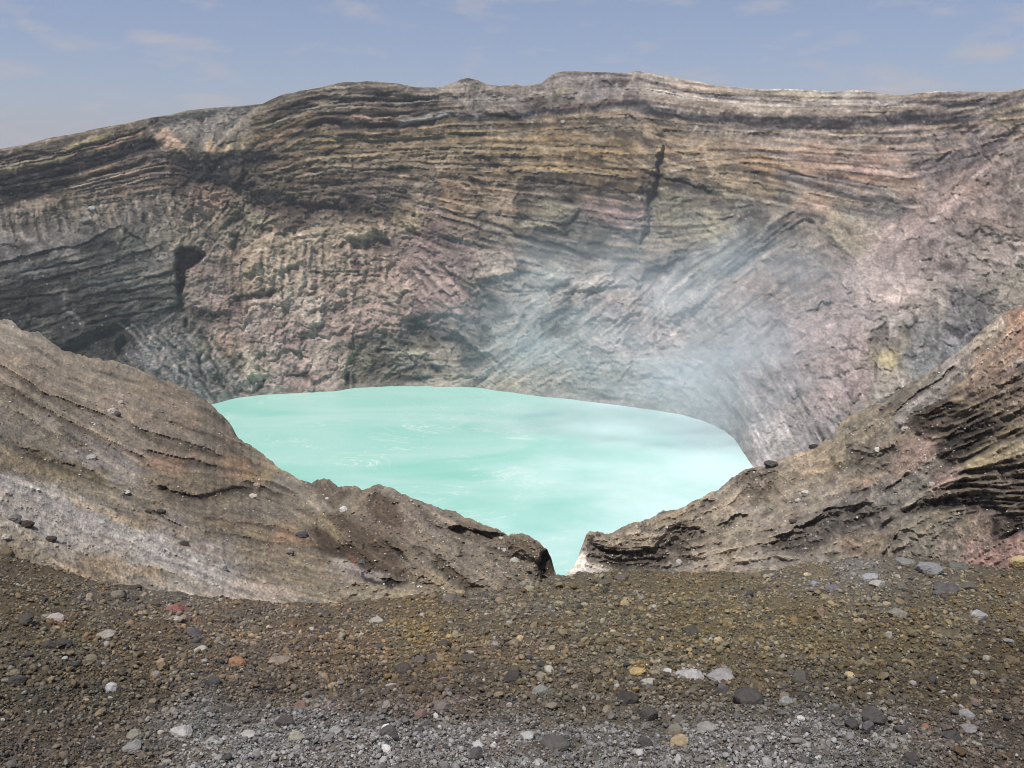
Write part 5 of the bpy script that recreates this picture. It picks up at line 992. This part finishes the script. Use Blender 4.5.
rocks = [
 (fg_surface, 17, 680, 16, 10, (56,60,62), 'dark slate grey rock nearest the left edge of the gravel', GF),
 (fg_surface, 24, 620, 16, 9, (66,62,60), 'dark brown grey rock at the upper left of the gravel, below the ash slope', GF),
 (fg_surface, 50, 652, 14, 9, (62,60,60), 'left one of two dark grey rocks side by side at the left of the gravel', GF),
 (fg_surface, 66, 650, 15, 10, (58,58,58), 'right one of two dark grey rocks side by side at the left of the gravel', GF),
 (fg_surface, 54, 618, 18, 7, (172,158,150), 'pale pinkish flat rock near the upper left of the gravel', GF),
 (fg_surface, 136, 588, 11, 6, (52,50,52), 'black rock on the pale ash where gravel meets the left slope', GF),
 (fg_surface, 119, 596, 14, 10, (112,104,90), 'grey brown rock beside the black one at the top edge of the gravel', GF),
 (fg_surface, 175, 608, 16, 9, (156,78,68), 'brick red rock at the top edge of the gravel', GF),
 (fg_surface, 107, 639, 17, 8, (152,144,132), 'pale beige flat rock left of the dark purple rock', GF),
 (fg_surface, 194, 636, 14, 9, (76,74,88), 'dark purple grey rock between the red and the cream stones', GF),
 (fg_surface, 201, 649, 12, 7, (178,172,152), 'cream oval stone just below the dark purple rock', GF),
 (fg_surface, 177, 624, 10, 4, (168,160,144), 'thin cream stone below the brick red rock', GF),
 (fg_surface, 237, 661, 15, 12, (184,110,62), 'bright orange rounded rock in the left part of the gravel', GF),
 (fg_surface, 162, 667, 11, 13, (176,142,98), 'tan knobbly rock left of the orange rock', GF),
 (fg_surface, 139, 662, 7, 4, (200,198,192), 'tiny white stone left of the tan knobbly rock', GF),
 (fg_surface, 111, 690, 11, 9, (184,182,182), 'white rounded stone at the lower left of the gravel', GF),
 (fg_surface, 215, 686, 13, 12, (70,72,78), 'blue grey dark rock below the orange rock', GF),
 (fg_surface, 134, 730, 13, 9, (140,138,114), 'greenish grey oval stone above the light ash at the left', GF),
 (fg_surface, 182, 733, 20, 11, (176,170,164), 'large pale stone at the edge of the light ash at the lower left', GF),
 (fg_surface, 133, 746, 17, 10, (138,136,132), 'mid grey stone below the greenish oval stone', GF),
 (fg_surface, 228, 715, 12, 10, (64,62,64), 'dark rock above the pale pebbles, lower left', GF),
 (fg_surface, 152, 703, 9, 7, (58,54,56), 'small blackish rock right of the white rounded stone', GF),
 (fg_surface, 322, 615, 17, 10, (78,70,70), 'dark triangular rock at the top of the middle gravel', GF),
 (fg_surface, 312, 627, 6, 6, (190,184,172), 'small white pebble just below the dark triangular rock', GF),
 (fg_surface, 280, 661, 24, 12, (142,122,96), 'flat tan brown slab right of the orange rock', GF),
 (fg_surface, 376, 621, 14, 6, (168,160,144), 'pale flat stone at the top middle of the gravel', GF),
 (fg_surface, 444, 646, 15, 11, (56,54,56), 'dark round rock in the middle of the gravel, above a row of dark rocks', GF),
 (fg_surface, 404, 664, 20, 12, (62,58,60), 'left rock of the dark row in the middle of the gravel', GF),
 (fg_surface, 419, 659, 14, 7, (84,78,78), 'middle flatter rock of the dark row in the gravel', GF),
 (fg_surface, 434, 657, 15, 9, (66,62,62), 'right rock of the dark row in the middle of the gravel', GF),
 (fg_surface, 469, 658, 16, 8, (68,64,64), 'dark grey rock right of the dark row in the gravel', GF),
 (fg_surface, 392, 684, 14, 4, (176,166,152), 'thin cream flat stone below the dark row of rocks', GF),
 (fg_surface, 301, 712, 15, 10, (128,88,76), 'dull red brown rock above the light ash', GF),
 (fg_surface, 286, 728, 20, 12, (52,48,50), 'black rock at the edge of the light ash', GF),
 (fg_surface, 297, 743, 15, 10, (160,156,124), 'yellowish grey stone just below the black rock', GF),
 (fg_surface, 336, 736, 13, 10, (150,150,148), 'light grey stone among the pebbles at the edge of the light ash', GF),
 (fg_surface, 213, 742, 11, 9, (150,150,146), 'light grey stone left of the black rock on the ash edge', GF),
 (fg_surface, 248, 741, 14, 6, (164,160,152), 'pale flat stone between grey stone and yellowish stone', GF),
 (fg_surface, 375, 741, 9, 9, (160,158,150), 'rounded pale pebble below the dark gravel bank, centre left', GF),
 (fg_surface, 389, 735, 17, 11, (70,68,68), 'dark grey rock beside the rounded pale pebble', GF),
 (fg_surface, 442, 706, 16, 10, (116,106,98), 'grey brown flat rock left of the white crusted ash', GF),
 (fg_surface, 421, 711, 12, 8, (136,92,82), 'reddish rock just left of the grey brown flat rock', GF),
 (fg_surface, 478, 745, 11, 7, (184,182,178), 'white stone on the white crusted ash', GF),
 (fg_surface, 475, 756, 14, 11, (70,66,68), 'dark rock just below the white stone on crusted ash', GF),
 (fg_surface, 512, 680, 17, 12, (58,54,56), 'dark knobbly rock near the centre bottom of the gravel', GF),
 (fg_surface, 540, 690, 16, 10, (130,130,124), 'mid grey rounded stone near the centre of the gravel', GF),
 (fg_surface, 549, 672, 9, 6, (184,178,166), 'white stone above the mid grey rounded stone', GF),
 (fg_surface, 527, 734, 14, 7, (172,170,162), 'pale stone left of the dark flat boulder', GF),
 (fg_surface, 556, 741, 28, 14, (80,76,76), 'broad dark flat boulder in the grey ash at the bottom', GF),
 (fg_surface, 628, 698, 20, 15, (52,50,54), 'angular black rock below the yellow crusted patch', GF),
 (fg_surface, 649, 711, 17, 12, (66,64,64), 'dark rock below right of the angular black rock', GF),
 (fg_surface, 638, 673, 16, 8, (190,150,74), 'yellow stained flat rock in the gravel', GF),
 (fg_surface, 648, 683, 14, 8, (172,166,144), 'pale cream slab below the yellow stained rock', GF),
 (fg_surface, 667, 676, 9, 7, (190,186,180), 'white lump right of the yellow stained rock', GF),
 (fg_surface, 690, 674, 27, 12, (164,162,160), 'large whitish grey slab with crust, in the middle right gravel', GF),
 (fg_surface, 720, 672, 26, 10, (138,136,134), 'grey slab adjoining the large whitish slab', GF),
 (fg_surface, 679, 739, 17, 15, (186,150,90), 'ochre rounded stone at the lower middle of the ash', GF),
 (fg_surface, 674, 724, 17, 14, (122,112,90), 'brown crusted stone just above the ochre rounded stone', GF),
 (fg_surface, 645, 744, 14, 11, (56,56,60), 'blackish rock left of the ochre rounded stone', GF),
 (fg_surface, 721, 692, 14, 12, (84,82,84), 'dark grey pointed rock below the grey slab', GF),
 (fg_surface, 748, 702, 28, 16, (66,64,68), 'largest dark boulder in the right gravel', GF),
 (fg_surface, 800, 679, 20, 15, (82,78,70), 'dark brown blocky rock right of the largest dark boulder', GF),
 (fg_surface, 690, 634, 16, 9, (60,58,66), 'dark purple black rock alone in the upper middle gravel', GF),
 (fg_surface, 706, 726, 18, 8, (140,138,134), 'light grey flat slab in the pebbles at the lower middle', GF),
 (fg_surface, 785, 702, 14, 8, (140,144,144), 'pale blue grey stone right of the largest dark boulder', GF),
 (fg_surface, 849, 678, 9, 5, (204,172,100), 'small bright yellow stone in the right gravel', GF),
 (fg_surface, 852, 722, 12, 10, (54,52,56), 'left rock of the black cluster at the lower right', GF),
 (fg_surface, 873, 717, 22, 14, (62,60,62), 'top rock of the black cluster at the lower right', GF),
 (fg_surface, 868, 726, 11, 13, (80,78,84), 'upright grey slab in the middle of the black cluster', GF),
 (fg_surface, 900, 730, 11, 9, (66,62,66), 'dark round stone right of the black cluster', GF),
 (fg_surface, 926, 724, 7, 5, (186,88,60), 'small orange red stone at the lower right', GF),
 (fg_surface, 952, 735, 17, 12, (62,64,62), 'dark greenish grey rock below the orange red stone', GF),
 (fg_surface, 966, 714, 13, 8, (150,146,146), 'pale grey rounded stone at the lower right, upper one of two', GF),
 (fg_surface, 968, 727, 14, 8, (136,130,130), 'pale grey rounded stone at the lower right, lower one of two', GF),
 (fg_surface, 911, 760, 13, 10, (58,54,56), 'black stone at the very bottom of the picture on the right', GF),
 (fg_surface, 805, 735, 8, 7, (54,50,52), 'small black pebble left of the black cluster', GF),
 (fg_surface, 946, 590, 22, 12, (76,72,84), 'dark purple grey boulder at the upper right of the gravel', GF),
 (fg_surface, 968, 587, 15, 8, (84,86,78), 'dark green grey rock joined to the right of the purple boulder', GF),
 (fg_surface, 977, 620, 16, 11, (158,156,156), 'light grey flat disc shaped stone at the right of the gravel', GF),
 (fg_surface, 896, 619, 17, 9, (132,128,112), 'flat beige grey stone left of the light grey disc', GF),
 (fg_surface, 860, 624, 12, 6, (158,136,92), 'small ochre flat stone left of the beige grey stone', GF),
 (fg_surface, 888, 636, 8, 8, (156,152,138), 'pale pebble below the flat beige grey stone', GF),
 (fg_surface, 877, 585, 14, 7, (168,164,150), 'cream flat stone on the top edge of the right gravel', GF),
 (fg_surface, 870, 579, 15, 8, (148,150,156), 'bluish white rock on the top edge of the right gravel', GF),
 (fg_surface, 815, 584, 9, 6, (130,142,164), 'small bluish stone near the top edge of the right gravel', GF),
 (fg_surface, 833, 587, 15, 6, (96,98,112), 'slate blue flat stone right of the small bluish one', GF),
 (fg_surface, 1019, 563, 17, 11, (206,168,88), 'bright yellow rock at the right edge above the gravel', GF),
 (fg_surface, 928, 570, 24, 11, (130,130,134), 'large blue grey slab on the crest of the right gravel', GF),
 (fg_surface, 905, 563, 18, 9, (116,118,118), 'grey slab just left of the large blue grey slab on the crest', GF),
 (fg_surface, 958, 566, 17, 9, (92,96,88), 'dark green grey slab at the right end of the crest slabs', GF),
 (fg_surface, 621, 579, 14, 8, (90,82,74), 'brown rock on the crest below the rock overhang', GF),
 (fg_surface, 604, 583, 15, 8, (84,82,66), 'dark olive rock on the crest near the notch', GF),
 (fg_surface, 452, 597, 20, 11, (96,88,80), 'grey brown rock on the crest at the foot of the left slope', GF),
 (fg_surface, 460, 592, 11, 7, (178,150,96), 'yellow tan stone on the crest at the foot of the left slope', GF),
 (fg_surface, 529, 588, 11, 7, (154,142,104), 'tan stone on the crest left of the notch', GF),
 (left_pt, 112, 411, 10, 7, (168,160,146), 'pale boulder pair stone at the end of the dark upper gully', GL),
 (left_pt, 117, 414, 8, 6, (84,80,76), 'dark boulder at the end of the dark upper gully', GL),
 (left_pt, 121, 402, 6, 5, (162,152,138), 'pale stone just above the end of the dark upper gully', GL),
 (left_pt, 92, 457, 10, 6, (156,150,142), 'light grey boulder on the bluish ash of the left slope', GL),
 (left_pt, 253, 496, 8, 6, (196,180,160), 'cream block on the terrace below the orange patch', GL),
 (left_pt, 257, 485, 7, 6, (172,140,116), 'pinkish tan block beside the orange patch', GL),
 (left_pt, 344, 509, 9, 7, (196,188,180), 'white boulder in the saddle above the dark hollow', GL),
 (left_pt, 302, 534, 13, 7, (72,72,80), 'dark blue grey boulder at the end of the orange streak', GL),
 (left_pt, 161, 511, 9, 7, (74,68,58), 'dark brown boulder above the short dark ledge', GL),
 (left_pt, 148, 511, 7, 5, (78,72,66), 'small dark boulder left of the one above the short dark ledge', GL),
 (left_pt, 185, 543, 8, 6, (72,66,64), 'dark pointed stone low on the grey ash', GL),
 (left_pt, 27, 524, 13, 8, (72,58,50), 'reddish black boulder on the grey ash at far left', GL),
 (left_pt, 15, 518, 12, 8, (106,102,92), 'grey lumpy boulder left of the reddish black one', GL),
 (left_pt, 6, 537, 8, 7, (164,158,144), 'pale stone near the left edge on the ash', GL),
 (left_pt, 51, 539, 10, 6, (74,62,50), 'dark brown stone on the ochre ash', GL),
 (left_pt, 8, 553, 12, 11, (108,90,58), 'ochre brown boulder at the left edge', GL),
 (left_pt, 22, 562, 15, 8, (70,58,48), 'dark low boulder right of the ochre brown one', GL),
 (left_pt, 224, 567, 7, 8, (150,148,144), 'grey upright stone on the pale grey ash', GL),
 (left_pt, 290, 552, 9, 7, (112,104,94), 'grey brown stone on the streaked ash below the orange streak', GL),
 (left_pt, 515, 560, 10, 7, (168,162,138), 'pale yellowish block on the nose of the left slope', GL),
 (left_pt, 505, 550, 5, 4, (176,170,158), 'small pale stone above the pale yellowish block', GL),
 (left_pt, 501, 538, 5, 3, (176,168,150), 'small pale stone under the ledge tip', GL),
 (left_pt, 362, 562, 7, 6, (88,86,84), 'small grey rock in the dark hollow', GL),
 (left_pt, 127, 492, 6, 4, (180,176,158), 'small cream stone at the middle of the left slope', GL),
 (left_pt, 525, 583, 13, 8, (138,128,96), 'olive tan block at the foot of the nose', GL),
 (right_pt, 805, 493, 8, 6, (190,184,170), 'white boulder on the middle of the ridge', GR),
 (right_pt, 798, 500, 6, 5, (178,172,158), 'smaller pale boulder just below the white one on the ridge', GR),
 (right_pt, 793, 521, 7, 5, (74,70,64), 'dark stone on the scree above the long undercut', GR),
 (right_pt, 878, 449, 7, 5, (202,196,182), 'white block hanging under the rounded outcrop', GR),
 (right_pt, 813, 446, 9, 6, (66,64,62), 'dark rock on the skyline of the ridge above the lake gas', GR),
 (right_pt, 771, 463, 13, 6, (80,76,70), 'flat dark rock capping the ridge above the lake edge', GR),
 (right_pt, 905, 429, 8, 5, (176,166,152), 'pale block at the top of the pinkish scree', GR),
 (right_pt, 985, 374, 7, 5, (156,138,116), 'tan stone on the orange ash of the upper ridge', GR),
 (right_pt, 1020, 362, 8, 6, (164,158,142), 'pale boulder near the right edge on the upper ridge', GR),
 (right_pt, 1004, 392, 8, 5, (148,130,110), 'tan flat stone below the orange ash', GR),
 (right_pt, 932, 484, 6, 5, (178,170,158), 'pale stone in the lower pinkish scree', GR),
 (right_pt, 679, 561, 6, 5, (180,176,166), 'white pebble at the mouth of the dark overhang', GR),
 (right_pt, 592, 540, 6, 14, (84,78,68), 'small upright rock pinnacle at the tip of the ridge', GR),
 (right_pt, 598, 534, 5, 7, (110,104,92), 'tiny rock tooth beside the pinnacle at the tip of the ridge', GR),
 (wall_pt, 86, 220, 9, 5, (120,116,112), 'fallen grey block on the grey scree bench of the left wall', 'blocks on the scree bench'),
 (wall_pt, 92, 208, 7, 4, (172,170,166), 'pale fallen block above the grey one on the scree bench', 'blocks on the scree bench'),
 (wall_pt, 563, 122, 5, 4, (150,148,140), 'pale block under the black band on the central buttress', 'blocks on the scree bench'),
]
for i, r in enumerate(rocks):
    fn, px, py, w_, h_, col, lab, grp = r
    add_rock(i, fn, px, py, w_, h_, col, lab, grp, sub=3 if fn is fg_surface else 2)

# ================================================================== VOLCANIC GAS over the lake
def blob(name, c, r, dens, colr, seed, thr=.35, scale=2.2):
    v, f = ico(3); v = v * r
    m = bpy.data.materials.new(name); m.use_nodes = True; N = m.node_tree.nodes; Lk = m.node_tree.links; N.remove(N['Principled BSDF'])
    pv = N.new('ShaderNodeVolumePrincipled'); pv.inputs['Color'].default_value = (*colr, 1); pv.inputs['Anisotropy'].default_value = -.1
    tc = N.new('ShaderNodeTexCoord')
    sc = N.new('ShaderNodeVectorMath'); sc.operation = 'DIVIDE'; sc.inputs[1].default_value = r; Lk.new(tc.outputs['Object'], sc.inputs[0])
    ln = N.new('ShaderNodeVectorMath'); ln.operation = 'LENGTH'; Lk.new(sc.outputs[0], ln.inputs[0])
    fa = N.new('ShaderNodeMapRange'); fa.interpolation_type = 'SMOOTHSTEP'; fa.inputs['From Min'].default_value = .95; fa.inputs['From Max'].default_value = .25; Lk.new(ln.outputs['Value'], fa.inputs['Value'])
    ns = N.new('ShaderNodeTexNoise'); ns.inputs['Scale'].default_value = scale; ns.inputs['Detail'].default_value = 3; ns.inputs['Distortion'].default_value = .6
    ad = N.new('ShaderNodeVectorMath'); ad.inputs[1].default_value = (seed, seed * .7, 0); Lk.new(sc.outputs[0], ad.inputs[0]); Lk.new(ad.outputs[0], ns.inputs['Vector'])
    nr_ = N.new('ShaderNodeMapRange'); nr_.inputs['From Min'].default_value = thr; nr_.inputs['From Max'].default_value = .7; Lk.new(ns.outputs['Fac'], nr_.inputs['Value'])
    mu = N.new('ShaderNodeMath'); mu.operation = 'MULTIPLY'; Lk.new(fa.outputs[0], mu.inputs[0]); Lk.new(nr_.outputs[0], mu.inputs[1])
    m2_ = N.new('ShaderNodeMath'); m2_.operation = 'MULTIPLY'; m2_.inputs[1].default_value = dens; Lk.new(mu.outputs[0], m2_.inputs[0]); Lk.new(m2_.outputs[0], pv.inputs['Density'])
    Lk.new(pv.outputs[0], N['Material Output'].inputs['Volume'])
    o = mesh_obj(name, v, f, m); o.location = c; return o
g = blob('volcanic_gas', (66, 352, LAKE_Z + 42), (138, 60, 68), .017, (.80, .93, 1.0), 3.1, .42, 3.6)
tag(g, 'thin bluish volcanic gas spread across the lower crater wall behind the lake', 'gas', kind='stuff')
g = blob('volcanic_gas', (90, 338, LAKE_Z + 20), (66, 36, 44), .017, (.93, .97, 1.0), 7.7, .38, 3.0)
tag(g, 'denser bluish white plume of gas rising from the right shore of the lake', 'gas', kind='stuff')

# air
m = bpy.data.materials.new('air_haze'); m.use_nodes = True; N = m.node_tree.nodes; N.remove(N['Principled BSDF'])
pv = N.new('ShaderNodeVolumePrincipled'); pv.inputs['Color'].default_value = (.92, .92, 1, 1); pv.inputs['Density'].default_value = .00017; pv.inputs['Anisotropy'].default_value = .3
m.node_tree.links.new(pv.outputs[0], N['Material Output'].inputs['Volume'])
bx = np.array([(x, y, z) for x in (-9100, 9100) for y in (-9100, 9100) for z in (-260, 75)], float)
o = mesh_obj('haze', bx, np.array([(0,1,3,2),(4,6,7,5),(0,4,5,1),(2,3,7,6),(0,2,6,4),(1,5,7,3)]), m, smooth=False); tag(o, 'thin pale haze filling the air over the crater', 'haze', kind='stuff')

# ================================================================== LIGHT, SKY, CAMERA
sv = np.array([-.30, -.40, 1.2]); sv /= np.linalg.norm(sv)
elev = math.asin(sv[2]); rot = math.atan2(sv[0], sv[1])
sl = bpy.data.lights.new('sun', 'SUN'); sl.energy = 4.6; sl.angle = math.radians(.53); sl.color = (1, .955, .89)
so = bpy.data.objects.new('sun', sl); C.objects.link(so)
from mathutils import Vector
so.rotation_euler = Vector(sv).to_track_quat('Z', 'Y').to_euler(); so.location = (-100, -50, 200)
wd = bpy.data.worlds.new('World'); bpy.context.scene.world = wd; wd.use_nodes = True; N = wd.node_tree.nodes; Lk = wd.node_tree.links
bg = N['Background']; st = N.new('ShaderNodeTexSky'); st.sky_type = 'NISHITA'; st.sun_disc = False; st.sun_elevation = elev; st.sun_rotation = rot
st.altitude = 1200; st.air_density = 1.0; st.dust_density = 2.6; st.ozone_density = 3.5
tc = N.new('ShaderNodeTexCoord'); mp = N.new('ShaderNodeMapping'); mp.inputs['Scale'].default_value = (1, 1, 3.2); Lk.new(tc.outputs['Generated'], mp.inputs['Vector'])
ns = N.new('ShaderNodeTexNoise'); ns.inputs['Scale'].default_value = 12; ns.inputs['Detail'].default_value = 6; ns.inputs['Roughness'].default_value = .55; Lk.new(mp.outputs['Vector'], ns.inputs['Vector'])
mr = N.new('ShaderNodeMapRange'); mr.inputs['From Min'].default_value = .52; mr.inputs['From Max'].default_value = .72; mr.inputs['To Max'].default_value = .6; Lk.new(ns.outputs['Fac'], mr.inputs['Value'])
mx = N.new('ShaderNodeMixRGB'); mx.inputs['Color2'].default_value = (5.2, 4.9, 5.0, 1); Lk.new(mr.outputs[0], mx.inputs['Fac']); ti = N.new('ShaderNodeVectorMath'); ti.operation = 'MULTIPLY'; ti.inputs[1].default_value = (1.10, .98, 1.04); Lk.new(st.outputs[0], ti.inputs[0]); mh = N.new('ShaderNodeMixRGB'); mh.inputs['Fac'].default_value = .3; mh.inputs['Color2'].default_value = (3.5, 4.0, 5.2, 1); Lk.new(ti.outputs[0], mh.inputs['Color1']); Lk.new(mh.outputs[0], mx.inputs['Color1']); Lk.new(mx.outputs[0], bg.inputs['Color'])
bg.inputs['Strength'].default_value = .1
cd = bpy.data.cameras.new('camera'); cd.sensor_width = 36; cd.lens = F / W * 36; cd.clip_start = .1; cd.clip_end = 30000
co = bpy.data.objects.new('camera', cd); C.objects.link(co); co.location = (0, 0, CAMZ); co.rotation_euler = (math.pi / 2 - PITCH, 0, 0)
s = bpy.context.scene; s.camera = co
s.view_settings.view_transform = 'Standard'; s.view_settings.look = 'None'; s.view_settings.exposure = 0; s.view_settings.gamma = 1
s.cycles.pixel_filter_type = 'BLACKMAN_HARRIS'; s.cycles.filter_width = 1.0; s.cycles.denoising_prefilter = 'FAST'
s.cycles.volume_bounces = 5; s.cycles.max_bounces = 7; s.cycles.diffuse_bounces = 2; s.cycles.volume_step_rate = 3.0; s.cycles.volume_max_steps = 128
